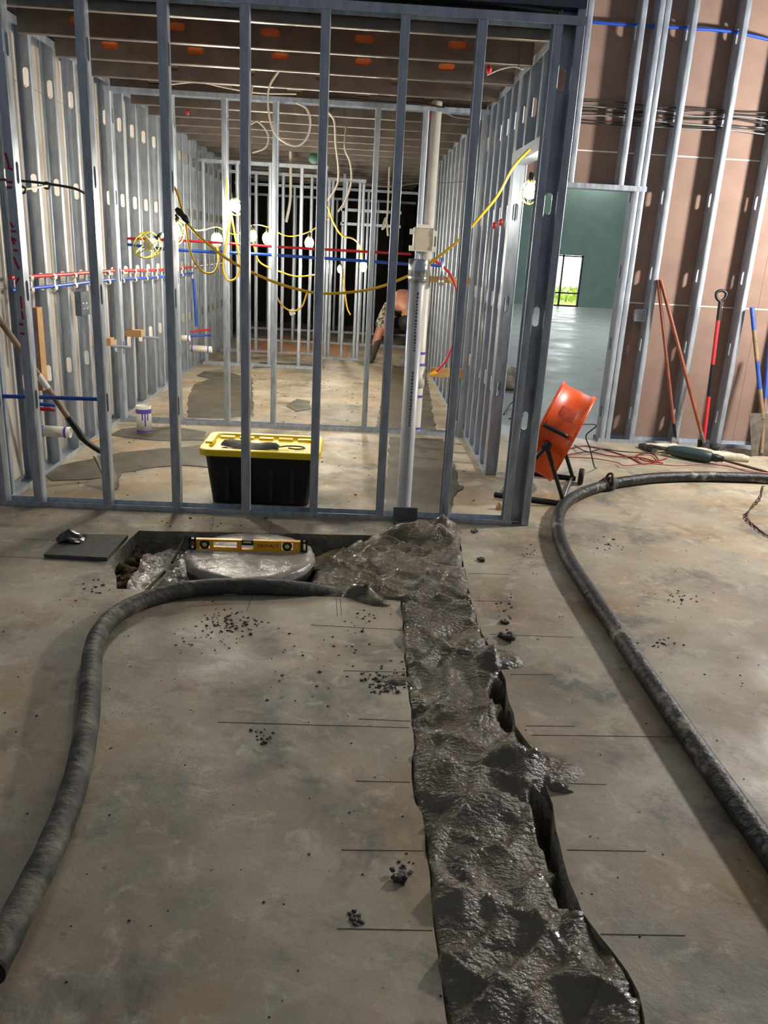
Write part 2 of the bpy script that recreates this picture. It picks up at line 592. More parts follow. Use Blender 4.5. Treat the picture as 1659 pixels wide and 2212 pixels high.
for nm, loc, en, sz, tgt, colr in (('hall_fill', (7, 18, 7.0), HALL_FILL_W, 7.0, (7, 18.5, 0), (.88, .95, 1)),  # unseen area light added overhead to brighten the hall
                                   ('outdoor_daylight', (7.0, 29.6, 5.0), 900, 3.0, (7.3, 31.2, .5), (1, .98, .9))):
    ld = bpy.data.lights.new(nm, 'AREA')
    ld.energy = en
    ld.size = sz
    ld.color = colr
    lo = bpy.data.objects.new(nm, ld)
    lo.location = loc
    lo.rotation_euler = (Vector(tgt) - Vector(loc)).to_track_quat('-Z', 'Y').to_euler()
    COL.objects.link(lo)


# ---- studs: C-channels of sheet steel with punched slots
def channel(length, depth, flange, slots, lip=0.009, hw=0.018, hl=0.056):
    """along +Z; web in the plane x=0 from y=0 to y=depth, flanges run to -x; bends rounded"""
    b = MB()
    r = 0.006
    prof = [(-flange, lip), (-flange, r), (-flange + r * .3, r * .3), (-flange + r, 0), (-r, 0), (-r * .3, r * .3), (0, r)]
    prof2 = [(x, depth - y) for x, y in prof][::-1]
    for pr in (prof, prof2):
        vs = [(x, y, z) for z in (0, length) for x, y in pr]
        k = len(pr)
        b.add(vs, [(i, i + 1, k + i + 1, k + i) for i in range(k - 1)], True)
    yc = depth / 2
    zs = [s for s in slots if hl + .01 < s < length - hl - .01]
    bounds = [0] + [(zs[i] + zs[i + 1]) / 2 for i in range(len(zs) - 1)] + [length]
    if not zs:
        b.add([(0, r, 0), (0, depth - r, 0), (0, depth - r, length), (0, r, length)], [(0, 1, 2, 3)])
    for i, zc in enumerate(zs):
        z0, z1 = bounds[i], bounds[i + 1]
        for s in (-1, 1):
            ye = r if s < 0 else depth - r
            arc = []
            for a in (-90, -60, -30, 0):
                arc.append((0, yc + s * hw * math.cos(math.radians(a)), zc - hl + hw + hw * math.sin(math.radians(a))))
            for a in (0, 30, 60, 90):
                arc.append((0, yc + s * hw * math.cos(math.radians(a)), zc + hl - hw + hw * math.sin(math.radians(a))))
            vs = [(0, ye, z0), (0, yc, z0)] + arc + [(0, yc, z1), (0, ye, z1)]
            b.add(vs, [tuple(range(len(vs)))])
            # rolled rim of the slot
            k = len(arc)
            b.add(arc + [(-.004, p[1], p[2]) for p in arc], [(j, j + 1, k + j + 1, k + j) for j in range(k - 1)])
    me = b.mesh('stud')
    me.materials.append(M['galv'])
    return me


def track(b, p0, p1, width, leg, up=1):
    """U-channel from p0 to p1 (along X or Y); legs stand up (up=1) or hang down (-1)"""
    p0, p1 = Vector(p0), Vector(p1)
    d = (p1 - p0).normalized()
    s = Vector((-d.y, d.x, 0)) * (width / 2)
    t = 0.0015
    for sg in (-1, 1):
        c = (p0 + p1) / 2 + s * sg + Vector((0, 0, up * leg / 2))
        b.obox(c, (p1 - p0) / 2, s.normalized() * t, (0, 0, leg / 2))
    b.obox((p0 + p1) / 2 + Vector((0, 0, up * t)), (p1 - p0) / 2, s, (0, 0, t))
    return b


WH = 2.743
SLOTS = [0.03 + .607 * k for k in range(1, 8)]
FY = 4.63                                     # front face of the front wall
FX = [-2.09, -1.877, -1.4705, -1.0606, -0.6477, -0.2384, 0.166, 0.5611, 0.9483]   # left edges of the front flanges
st_front = channel(WH - .004, .092, .047, SLOTS)
b = MB()
track(b, (-2.25, FY + .046, 0), (1.0, FY + .046, 0), .096, .032)
track(b, (-2.25, FY + .046, WH), (1.11, FY + .046, WH), .096, .042, -1)
WF = struct(b.build('wall_front', 'galv'))
for x in FX:
    link('stud', st_front, WF, (x + .047, FY, .002))
st_tall = channel(3.5, .092, .047, SLOTS)
link('stud', st_tall, WF, (1.107, FY, .002))
st_web = channel(3.4, .092, .030, SLOTS)
link('stud', st_web, WF, (1.075, FY + .075, .002), math.pi / 2)
b = MB()
b.box((-2.4, FY - .01, WH + .034), (1.098, FY + .09, 3.42))
b.build('header_beam', 'galv_dark', WF)

# ---- left wall of the rooms
LX = -2.05
st_side = channel(WH - .004, .092, .042, SLOTS)
b = MB()
track(b, (LX - .046, FY + .1, 0), (LX - .046, 14.2, 0), .096, .032)
track(b, (LX - .046, FY + .1, WH), (LX - .046, 14.2, WH), .096, .045, -1)
WL = struct(b.build('wall_left', 'galv'))
y = 4.80
while y < 14.1:
    link('stud', st_side, WL, (LX, y, .002), math.pi / 2)
    y += .4064
for z0, z1 in ((0.01, 1.216), (1.22, 2.436), (2.44, 2.74)):
    for k in range(4):
        b = MB()
        b.box((LX - .125, FY + .1 + k * 2.44, z0), (LX - .112, FY + .1 + (k + 1) * 2.44 - .004, z1))
        b.build('wallboard', 'wallboard_light', WL)

# ---- right wall of the rooms (door opening next to the corner post)
RX = 1.005
b = MB()
track(b, (RX + .046, 5.81, 0), (RX + .046, 14.2, 0), .096, .032)
track(b, (RX + .046, FY + .1, WH - .03), (RX + .046, 14.2, WH - .03), .096, .045, -1)
track(b, (RX + .046, FY + .1, 2.15), (RX + .046, 5.85, 2.15), .096, .075, 1)
WR = struct(b.build('wall_right', 'galv'))
y = 5.81
first = True
while y < 14.1:
    link('stud', st_side, WR, (RX + .092, y, .002), math.pi / 2)
    if first:
        link('stud', st_side, WR, (RX + .092, y + .05, .002), math.pi / 2)
        first = False
    y += .4064 if y > 7 else .31
st_crip = channel(WH - .03 - 2.16, .092, .042, [.3])
for y in (5.15, 5.52):
    link('stud', st_crip, WR, (RX + .092, y, 2.155), math.pi / 2)
for z0, z1 in ((0.01, 1.216), (1.22, 2.436), (2.44, 2.74)):
    for k in range(3):
        b = MB()
        b.box((RX + .098, 7.25 + k * 2.44, z0), (RX + .112, 7.25 + (k + 1) * 2.44 - .004, z1))
        b.build('wallboard', 'wallboard_light', WR)

# ---- wall across the back of the first room
MY = 7.06
MX = [-2.045, -1.56, -1.135, -0.728, -0.325, 0.085, 0.47, 0.945]
b = MB()
track(b, (LX, MY + .046, 0), (RX, MY + .046, 0), .096, .032)
track(b, (LX, MY + .046, 2.665), (RX, MY + .046, 2.665), .096, .035, -1)
WM = struct(b.build('wall_middle', 'galv'))
st_mid = channel(2.66, .092, .046, SLOTS)
for x in MX:
    if abs(x + .325) < .01:
        continue
    link('stud', st_mid, WM, (x + .046, MY, .002))


def partition(name, X0, X1, Y, xs, h, fl_=.042):
    b = MB()
    track(b, (X0, Y + .046, 0), (X1, Y + .046, 0), .096, .03)
    track(b, (X0, Y + .046, h), (X1, Y + .046, h), .096, .035, -1)
    w = struct(b.build(name, 'galv'))
    me = channel(h - .004, .092, fl_, SLOTS)
    for x in xs:
        link('stud', me, w, (x + fl_, Y, .002))
    return w


partition('wall_back_1', -2.0, -0.42, 10.75, [-1.98, -1.56, -1.155, -.765, -.56, -.47], 2.5)
partition('wall_back_2', -2.0, -0.62, 12.15, [-1.9, -1.5, -1.12, -.72], 2.5)
partition('wall_back_3', -0.47, 0.06, 11.82, [-.46, -.41, -.22, -.04, .01], 2.45)
partition('wall_back_4', -2.0, 1.0, 13.7, [-1.8, -1.44, -1.08, -.68, -.3, .1, .5], 2.45)
partition('wall_back_5', -2.0, 1.0, 15.6, [-1.7, -1.2, -.8, -.45, .05, .3, .62], 2.4)
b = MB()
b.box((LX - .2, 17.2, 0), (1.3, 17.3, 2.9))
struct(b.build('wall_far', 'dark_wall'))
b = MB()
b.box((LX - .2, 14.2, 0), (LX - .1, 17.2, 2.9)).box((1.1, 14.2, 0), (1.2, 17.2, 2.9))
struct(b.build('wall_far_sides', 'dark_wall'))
b = MB()
b.box((-.3, 13.0, 2.08), (.62, 13.08, 2.12)).box((-.3, 13.0, 1.88), (.62, 13.08, 1.92)).box((.56, 13.0, 1.9), (.6, 13.08, 2.6)).box((-.28, 13.0, 1.9), (-.24, 13.08, 2.6))
struct(b.build('trim_1', 'galv'))

# ---- ceiling: brown deck with steel joists below it
b = MB()
b.box((LX - .15, FY + .09, 2.825), (1.12, 17.2, 2.86))
CE = struct(b.build('ceiling', 'deck'))


def joist(slots):
    b = MB()
    me = channel(3.02, .172, .044, slots, hw=.021, hl=.058)
    # channel runs along +Z with its web at x=0: lay it along X with the web facing the camera
    for v in me.vertices:
        x, y, z = v.co
        v.co = (z, -x, y)
    me.update()
    me.materials[0] = M['joist']
    return me


J0 = LX + .02
jA = joist([-.57 - J0 + .552 * k for k in range(-2, 4)])
jB = joist([-.866 - J0 + .552 * k for k in range(-2, 4)])
y = 4.75
k = 0
while y < 16.8:
    me = jA if k % 2 < 1 or k == 1 else jB
    j = link('joist', me, CE, (J0, y, 2.65))
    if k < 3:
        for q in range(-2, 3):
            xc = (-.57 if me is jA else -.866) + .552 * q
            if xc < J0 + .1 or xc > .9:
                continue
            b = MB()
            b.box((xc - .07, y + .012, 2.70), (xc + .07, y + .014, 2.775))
            b.build('painted_slot_light', 'grommet', j)  # added strip behind the slot, coloured like the orange light seen through it
    y += .61
    k += 1

# ---- tall wall of brown board at the right, with the doorway to the hall
BY = 7.09
BD = 0.152
b = MB()
track(b, (2.24, BY + BD / 2, 0), (5.2, BY + BD / 2, 0), BD + .004, .035)
track(b, (1.12, BY + BD / 2, 2.13), (2.36, BY + BD / 2, 2.13), BD + .004, .04, 1)
WB = struct(b.build('wall_back_right', 'galv'))
BSL = [.266 + .61 * k for k in range(0, 7)]
st_b = channel(4.4, BD, .045, BSL)
for x in (2.257, 2.306, 2.528, 2.935, 3.335, 3.74, 4.15, 4.56):
    link('stud', st_b, WB, (x, BY + BD, .002), math.pi)
st_bc = channel(2.25, BD, .045, [.55, 1.16])
for x in (1.14, 1.70, 2.12):
    link('stud', st_bc, WB, (x, BY + BD, 2.135), math.pi)
zz = [0.01, 1.232, 2.434, 3.655, 4.4]
for r in range(4):
    x = 1.12
    while x < 5.2:
        z0, z1 = zz[r] + .004, zz[r + 1] - .004
        x0, x1 = x, min(x + 1.22, 5.2)
        if z0 < 2.0:
            x0 = max(x0, 2.30)
        if x1 - x0 > .05:
            b = MB()
            zb = z0
            if r == 1 and x0 < 2.29:
                zb = 2.16
            b.box((x0 + .001, BY + BD + .004, zb), (x1 - .001, BY + BD + .016, z1))
            b.build('wallboard', 'board', WB)
        x += 1.22
for x0, z0, z1 in ((1.12, 2.16, 2.434), ):
    b = MB()
    b.box((x0, BY + BD + .004, z0), (2.30, BY + BD + .016, z1 - .004))
    b.build('wallboard', 'board', WB)
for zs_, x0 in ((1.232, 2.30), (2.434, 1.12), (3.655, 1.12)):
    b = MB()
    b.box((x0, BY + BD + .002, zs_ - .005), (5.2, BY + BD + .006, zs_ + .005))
    b.build('painted_lit_seam', 'board_white', WB)  # added white strip that paints the lit board edges along the seam
b = MB()
b.box((1.12, BY + BD + .018, 2.16), (5.2, BY + BD + .03, 4.4)).box((2.30, BY + BD + .018, 0), (5.2, BY + BD + .03, 2.16))
b.build('outer_board', 'board_white', WB)


# ================================================================== WET CONCRETE IN THE TRENCH
def vnoise(x, y, seed=0):
    xi = np.floor(x).astype(np.int64)
    yi = np.floor(y).astype(np.int64)
    xf = x - xi
    yf = y - yi

    def h(a, b):
        n = (a * 374761393 + b * 668265263 + seed * 1442695041) & 0xffffffff
        n = ((n ^ (n >> 13)) * 1274126177) & 0xffffffff
        return ((n ^ (n >> 16)) & 0xffff) / 65535.0
    u = xf * xf * (3 - 2 * xf)
    v = yf * yf * (3 - 2 * yf)
    return (h(xi, yi) * (1 - u) + h(xi + 1, yi) * u) * (1 - v) + (h(xi, yi + 1) * (1 - u) + h(xi + 1, yi + 1) * u) * v


def fbm(x, y, seed=0, oct=4):
    s = 0
    a = 0.5
    for k in range(oct):
        s = s + a * vnoise(x * 2 ** k, y * 2 ** k, seed + k * 17)
        a *= 0.5
    return s


def sdist(poly, X, Y):
    """signed distance, positive inside"""
    d = np.full(X.shape, 1e9)
    ins = np.zeros(X.shape, bool)
    n = len(poly)
    for i in range(n):
        ax, ay = poly[i]
        bx, by = poly[(i + 1) % n]
        ex, ey = bx - ax, by - ay
        t = np.clip(((X - ax) * ex + (Y - ay) * ey) / (ex * ex + ey * ey + 1e-12), 0, 1)
        d = np.minimum(d, (X - ax - t * ex) ** 2 + (Y - ay - t * ey) ** 2)
        c = ((ay > Y) != (by > Y)) & (X < (bx - ax) * (Y - ay) / (by - ay + 1e-12) + ax)
        ins ^= c
    return np.where(ins, 1, -1) * np.sqrt(d)


MUD_PX = [(700, 1205), (780, 1172), (850, 1148), (852, 1131), (985, 1134)] + [q for q in HOLE_PX if q[1] > 1160 and q[0] > 985] + \
         [q for q in HOLE_PX if q[0] < 990 and q[0] > 860 and q[1] > 1290] + [(726, 1289), (690, 1287), (676, 1262)]
MUDP = [(fl(*q).x, fl(*q).y) for q in MUD_PX]
step = 0.011
gx = np.arange(-0.36, 0.99, step)
gy = np.arange(1.02, 4.60, step)
GX, GY = np.meshgrid(gx, gy)
SD = sdist(MUDP, GX, GY)
SDH = sdist(HOLE, GX, GY)
wx = GX + 0.13 * (fbm(GX * 3.1, GY * 3.1, 5) - .5) * 2
wy = GY + 0.13 * (fbm(GX * 3.1 + 9, GY * 3.1, 9) - .5) * 2
lump = fbm(wx * 4.2, wy * 3.0, 21, 2) - .38
w2x = wx + .10 * (fbm(wx * 6, wy * 6, 61, 2) - .4)
w2y = wy + .10 * (fbm(wx * 6 + 5, wy * 6, 67, 2) - .4)
ridge = 1 - np.abs(2 * fbm(w2x * 2.6 + w2y * 2.2, w2y * 3.6 - w2x * 2.6, 33, 2) - .75) * 2.6
streak = fbm(w2x * 16 - w2y * 9, w2y * 34 + w2x * 12, 44, 3) - .45
tiny = fbm(wx * 62, wy * 80, 51, 2) - .38
Z = -0.010 + 0.060 * lump + 0.020 * np.clip(ridge, 0, 1) ** 1.5 + 0.012 * streak + 0.003 * tiny
ph = (w2y * 3.3 + w2x * 1.9 + 1.2 * (fbm(wx * 2.1, wy * 2.1, 81, 2) - .4)) * 1.5
fold = ph - np.floor(ph)
ph2 = (w2y * 2.0 - w2x * 3.1 + 1.0 * (fbm(wx * 2.6, wy * 2.6, 87, 2) - .4)) * 2.1
fold2 = ph2 - np.floor(ph2)
Z += 0.034 * (fold ** 1.6) * np.clip((1 - fold) * 9, 0, 1) + 0.020 * (fold2 ** 1.6) * np.clip((1 - fold2) * 8, 0, 1) - .014
fine = streak
# the pour sits higher towards the wall and lower towards the camera, rounded at its edges
Z += 0.010 * np.clip((GY - 2.2) / 2.0, -.6, 1)
Z -= 0.016 * np.exp(-np.clip(SD, 0, 1) / 0.014)


def blobz(p, rx, ry, h, ang=0.0):
    c = fl(*p)
    ca, sa = math.cos(ang), math.sin(ang)
    dx, dy = GX - c.x, GY - c.y
    u = (dx * ca + dy * sa) / rx
    v = (-dx * sa + dy * ca) / ry
    e = 0.35 * (fbm(GX * 14, GY * 14, 71, 2) - .4)
    q_ = np.clip(1 - (u * u + v * v) * (1 + e), 0, 1)
    return h * q_ * (1.6 - .6 * q_)


UP = blobz((1080, 1425), .12, .10, .045) + blobz((1165, 1660), .18, .12, .048) + blobz((915, 1158), .22, .13, .055) + blobz((960, 1150), .14, .06, .05) \
    + blobz((800, 1298), .13, .055, .05, -.5) + blobz((1215, 1708), .055, .025, .035) + blobz((862, 1470), .09, .055, .04)
DN = blobz((1086, 1496), .05, .09, .15) + blobz((1100, 1548), .045, .08, .10) + blobz((1192, 1800), .040, .19, .16, .08) + blobz((1232, 1925), .045, .08, .10)
rough_up = 1 + 0.5 * (fine + lump)
Z = Z + UP * rough_up - DN
# outside the mud the surface dives below the slab; only the overflow stays above it
OUTS = SD < 0
Z = np.where(OUTS, -0.024 + np.minimum(UP, .075) * rough_up - 0.05 * np.clip((-SD - .02) / .02, 0, 1) * (UP < .004), Z)
keep = SD > -0.17
idx = -np.ones(GX.shape, int)
hid = (SDH < -0.03) & (Z < -0.04)
keep &= ~hid
idx[keep] = np.arange(keep.sum())
b = MB()
vs = np.stack([GX[keep], GY[keep], Z[keep]], 1)
q = np.stack([idx[:-1, :-1], idx[:-1, 1:], idx[1:, 1:], idx[1:, :-1]], -1).reshape(-1, 4)
q = q[(q >= 0).all(1)]
me = bpy.data.meshes.new('wet_concrete')
me.from_pydata(vs.tolist(), [], q.tolist())
me.polygons.foreach_set('use_smooth', [True] * len(q))
me.update()
me.materials.append(M['mud'])
mud = bpy.data.objects.new('wet_concrete', me)
COL.objects.link(mud)
tag(mud, 'wet grey concrete freshly poured into the trench in the slab', 'concrete', kind='stuff')

# crumbs of mud on the slab
b = MB()
CL = [(850, 1465, 60, 30), (830, 1480, 40, 25), (790, 1345, 50, 30), (480, 1360, 70, 40), (500, 1345, 60, 20), (870, 1890, 25, 30), (770, 1985, 20, 15), (1090, 1310, 25, 60), (1300, 1180, 60, 25), (1480, 1290, 50, 20),
      (560, 1590, 30, 20), (680, 1470, 150, 60), (720, 1400, 140, 50), (960, 1700, 60, 20), (1150, 1200, 30, 40), (200, 1270, 60, 25), (460, 1130, 180, 12), (1430, 1390, 50, 20)]
for (cx, cy, sx, sy) in CL:
    for k in range(70 if cx in (850, 830, 480, 500) else 22):
        x, y = random.gauss(cx, sx * .5), random.gauss(cy, sy * .5)
        p = fl(x, y)
        if inside(HOLE, p.x, p.y):
            continue
        r = random.uniform(.002, .007) * (1.6 if random.random() < .15 else 1)
        b.blob(p + Vector((0, 0, r * .25)), r, (1, 1, .5), .35, 5, 3)
for k in range(520):
    p = Vector((random.uniform(-2.2, 2.6), random.uniform(.9, 4.55), 0))
    if inside(HOLE, p.x, p.y):
        continue
    r = random.uniform(.0015, .005)
    b.blob(p + Vector((0, 0, r * .2)), r, (1, 1, .5), .35, 5, 3)
for k in range(220):
    p = Vector((random.uniform(-1.9, .95), random.uniform(4.8, 10), 0))
    r = random.uniform(.003, .009)
    b.blob(p + Vector((0, 0, r * .2)), r, (1.5, 1, .4), .35, 5, 3)
tag(b.build('mud_crumbs', 'clod'), 'dark crumbs of dried mud scattered over the concrete slab', 'mud', kind='stuff')
for (x, y, r, lab) in ((1095, 1380, .030, 'fist-sized clump of dark mud on the slab beside the trench edge'), (1038, 1211, .020, 'small clump of mud on the slab near the corner post'),
                       (862, 1896, .022, 'flattened mud splat on the slab beside the poured trench'), (1088, 1345, .016, 'drip of mud trailing along the slab by the trench'),
                       (1025, 1150, .018, 'lump of mud by the track of the front stud wall')):
    b = MB()
    p = fl(x, y)
    for k in range(9):
        b.blob(p + Vector((random.uniform(-1, 1) * r * .8, random.uniform(-1, 1) * r * .8, r * .3 + random.uniform(-.2, .4) * r)), r * random.uniform(.35, .75), (1, 1, .7), .3, 7, 5)
    tag(b.build('mud_clump', 'clod'), lab, 'mud')


# smooth fresh patches on the floor of the rooms
def patch(pxs, lab, name='concrete_patch', m='patch', z=0.006, jit=.012):
    P = refine([(fl(*q).x, fl(*q).y) for q in pxs], .07, jit)
    n = len(P)
    b = MB()
    cx = sum(p[0] for p in P) / n
    cy = sum(p[1] for p in P) / n
    vs = [(x, y, 0.0004) for x, y in P] + [(cx + (x - cx) * .985, cy + (y - cy) * .985, z) for x, y in P]
    b.add(vs, [(i, (i + 1) % n, n + (i + 1) % n, n + i) for i in range(n)] + [tuple(range(n, 2 * n))], False)
    return tag(b.build(name, m), lab, 'concrete')


patch([(828, 1110), (832, 1050), (838, 1000), (842, 945), (958, 948), (968, 985), (985, 1010), (992, 1050), (1002, 1052), (985, 1070), (978, 1085), (975, 1110), (930, 1112)], 'smooth dark fresh concrete strip running through the first room')
patch([(812, 930), (818, 890), (838, 830), (850, 790), (920, 800), (930, 860), (936, 905), (942, 930)], 'damp fresh concrete strip behind the middle stud wall')
patch([(96, 1028), (120, 1008), (200, 992), (260, 978), (330, 972), (440, 962), (470, 965), (470, 1012), (400, 1006), (340, 1010), (262, 1022), (252, 1058), (240, 1062), (242, 1030), (170, 1038), (110, 1040)], 'smooth grey concrete patch beside the leaning shovel')
patch([(236, 940), (262, 928), (320, 922), (400, 926), (446, 934), (440, 952), (330, 952), (270, 946)], 'fresh concrete patch around the white pipe stub')
patch([(404, 902), (406, 858), (420, 830), (455, 818), (425, 812), (440, 802), (500, 806), (545, 818), (548, 900), (490, 906)], 'wide grey concrete patch behind the middle stud wall')
patch([(545, 796), (560, 783), (640, 786), (700, 792), (700, 797), (600, 794)], 'thin band of damp concrete at the back partition')
patch([(618, 878), (640, 862), (668, 866), (672, 884), (640, 890)], 'small damp concrete spot in the second room')
patch([(542, 762), (544, 728), (610, 726), (700, 730), (752, 736), (752, 772), (690, 772), (600, 768)], 'brown sheet laid on the floor behind the back partition', 'floor_sheet', 'brown_floor', jit=.004)

# ================================================================== PIT: form ring, plastic, level
rc = Vector((-0.497, 3.90, 0))
fr = thing('manhole_form', 'round black form ring in the pit, lid wrapped in clear plastic', 'form', (rc.x, rc.y, -.16))
b = MB()
b.lathe([(.30, -.16), (.315, -.16), (.315, -.06), (.325, -.055), (.325, .0), (.312, .008), (.312, .03), (.30, .03)], rc, n=48)
b.build('ring', 'ring', fr)
b = MB()
n = 56
vs = [Vector((rc.x, rc.y, .036))]
for k, (rr, zz_) in enumerate(((.10, .036), (.2, .036), (.29, .036), (.318, .035), (.328, .030), (.332, .018), (.334, .004))):
    for i in range(n):
        a = 2 * math.pi * i / n
        w = 1 + (.012 * math.sin(9 * a + k) + random.uniform(-.01, .01) if k > 3 else 0)
        vs.append(rc + Vector((rr * w * math.cos(a), rr * w * math.sin(a), zz_ + random.uniform(-.003, .003) - (.012 * max(0, math.sin(5 * a)) if k == 6 else 0))))
fs = [(0, 1 + i, 1 + (i + 1) % n) for i in range(n)]
for k in range(6):
    for i in range(n):
        fs.append((1 + k * n + i, 1 + (k + 1) * n + i, 1 + (k + 1) * n + (i + 1) % n, 1 + k * n + (i + 1) % n))
b.add(vs, fs, True)
b.build('plastic_wrap', 'plastic', fr)
b = MB()
b.lathe([(.0, .028), (.30, .028), (.30, .02)], rc, n=40, smooth=False)
b.build('lid', 'window_w', fr)
b = MB()
for k in range(16):
    b.blob(rc + Vector((.33 + random.uniform(0, .05), random.uniform(-.26, .05), random.uniform(-.13, -.04))), random.uniform(.02, .05), (1, 1, 1), .3, 7, 5)
tag(b.build('mud_pile', 'clod'), 'dark mud packed against the black form ring', 'mud', kind='stuff')


# crumpled plastic sheets
def sheet(corners, lab, z, amp, m='plastic', n=26):
    A, B_, C_, D = [fl(*q) for q in corners]
    vs, fs = [], []
    for j in range(n):
        for i in range(n):
            u, v = i / (n - 1), j / (n - 1)
            p = A.lerp(B_, u).lerp(D.lerp(C_, u), v)
            w = math.sin(u * 9 + v * 4) * math.sin(v * 7 - u * 3) * .5 + random.uniform(-.35, .35)
            vs.append((p.x, p.y, z + amp * w))
    for j in range(n - 1):
        for i in range(n - 1):
            a = j * n + i
            fs.append((a, a + 1, a + n + 1, a + n))
    b = MB()
    b.add(vs, fs, True)
    return tag(b.build('plastic_sheet', m), lab, 'plastic sheet')


sheet([(310, 1168), (425, 1160), (425, 1222), (285, 1222)], 'crumpled clear plastic sheet lining the back of the pit', -.075, .022)
sheet([(287, 1216), (432, 1216), (432, 1290), (252, 1290)], 'shiny crumpled plastic sheet at the front of the pit', -.055, .028)
for a, c, lab in (((402, 1155), (372, 1215), 'dark reinforcing bar over the plastic at the back of the pit'), ((356, 1235), (312, 1280), 'short dark reinforcing bar over the shiny plastic in the pit')):
    b = MB()
    b.tube([fl(*a, -.035), fl(*c, -.03)], .008, 7)
    tag(b.build('rebar', 'rebar'), lab, 'rebar')
# dirt heap in the corner of the pit
b = MB()
for k in range(46):
    p = fl(random.uniform(245, 295), random.uniform(1175, 1265), -.1)
    b.blob(p + Vector((0, 0, random.uniform(-.06, .0))), random.uniform(.02, .05), (1, 1, .7), .35, 6, 4)
tag(b.build('dirt_heap', 'dirt'), 'loose brown dirt in the open corner of the pit', 'dirt', kind='stuff')

# grey mat over the corner of the cut and the black bag lying on it
P = [fl(*q) for q in ((150, 1161), (277, 1163), (232, 1213), (95, 1206))]
b = MB()
b.add([p + Vector((0, 0, .004)) for p in P] + [p + Vector((0, 0, .022)) for p in P], [(0, 3, 2, 1), (4, 5, 6, 7), (0, 1, 5, 4), (1, 2, 6, 5), (2, 3, 7, 6), (3, 0, 4, 7)])
tag(b.build('floor_mat', 'mat'), 'flat dark grey board covering a cut in the slab', 'board')
c = fl(152, 1166, .02)
b = MB()
n = 10
vs, fs = [], []
for j in range(n):
    for i in range(n):
        u, v = i / (n - 1) - .5, j / (n - 1) - .5
        h = max(0, .5 - abs(u) - abs(v) * .6) * .11
        vs.append(c + Vector((u * .15 + random.uniform(-.004, .004), v * .13, .004 + h + random.uniform(0, .012))))
for j in range(n - 1):
    for i in range(n - 1):
        a = j * n + i
        fs.append((a, a + 1, a + n + 1, a + n))
b.add(vs, fs, False)
M['bag'] = mat('black_bag', C(24, 24, 24), C(60, 60, 58), 30, 0.15, rough2=0.3)
tag(b.build('plastic_bag', 'bag'), 'small crumpled black plastic scrap on the grey board', 'plastic scrap')

# spirit level standing on the lid
la, lb = Vector((-0.818, 3.93, 0)), Vector((-0.208, 3.95, 0))
lz0, lz1 = .041, .039
d = (lb - la).normalized()
nrm = Vector((d.y, -d.x, 0))
lv = thing('spirit_level', 'yellow spirit level with black end caps standing on the wrapped lid', 'level', ((la + lb) / 2) + Vector((0, 0, .04)))


def LP(u, z, off=0.0):
    """u metres along the level from its left end, z above its base, off towards the camera"""
    return la + d * u + nrm * off + Vector((0, 0, .04 + z))


LL = (lb - la).length
LH = .058


def lbox(b, u0, u1, z0, z1, t):
    b.obox(LP((u0 + u1) / 2, (z0 + z1) / 2), d * ((u1 - u0) / 2), nrm * t, Vector((0, 0, (z1 - z0) / 2)))


b = MB()
lbox(b, .02, LL - .02, 0, .007, .0125)
lbox(b, .02, LL - .02, LH - .007, LH, .0125)
# web with the openings left free
for u0, u1 in ((.02, .055), (.105, .125), (.245, .27), (.33, .475), (.535, LL - .02)):
    lbox(b, u0, u1, .007, LH - .007, .0045)
lbox(b, .125, .245, .007, .014, .0045)
lbox(b, .125, .245, LH - .014, LH - .007, .0045)
b.build('frame', 'level_y', lv)
for u0, u1 in ((-.001, .036), (LL - .036, LL + .001)):
    b = MB()
    lbox(b, u0, u0 + .012, -.0006, LH + .0006, .0135)
    lbox(b, u1 - .010, u1, -.0006, LH + .0006, .0135)
    lbox(b, u0, u1, -.0006, .010, .0135)
    lbox(b, u0, u1, LH - .010, LH + .0006, .0135)
    b.build('end_cap', 'black', lv)
for u in (.08, .505):
    b = MB()
    b.lathe([(.013, -.0125), (.026, -.0125), (.026, .0125), (.013, .0125), (.013, -.0125)], LP(u, LH / 2), nrm, 8, False)
    hs = b.build('vial_housing', 'black', lv)
    b = MB()
    b.lathe([(0, -.008), (.0135, -.008), (.0135, .009), (0, .009)], LP(u, LH / 2), nrm, 14, False)
    b.build('vial', 'vial', hs)
b = MB()
b.obox(LP(.30, LH - .013), d * .03, nrm * .0128, Vector((0, 0, .014)))
hs = b.build('vial_housing', 'black', lv)
b = MB()
b.tube([LP(.28, LH - .010, .0085), LP(.32, LH - .010, .0085)], .0065, 8)
b.build('vial', 'vial', hs)
tc_ = bpy.data.curves.new('lettering', 'FONT')
tc_.body = 'DEWALT'
tc_.size = .024
tc_.extrude = .0006
tc_.align_x = 'CENTER'
to = bpy.data.objects.new('lettering_tmp', tc_)
COL.objects.link(to)
dg = bpy.context.evaluated_depsgraph_get()
tm = bpy.data.meshes.new_from_object(to.evaluated_get(dg))
bpy.data.objects.remove(to, do_unlink=True)
cv = [tuple(v.co) for v in tm.vertices]
cf = [tuple(p.vertices) for p in tm.polygons]
b = MB()
b.add([LP(.405 + x * 1.15, .020 + y, .0048 + z) for x, y, z in cv], cf)
b.build('lettering', 'black', lv)

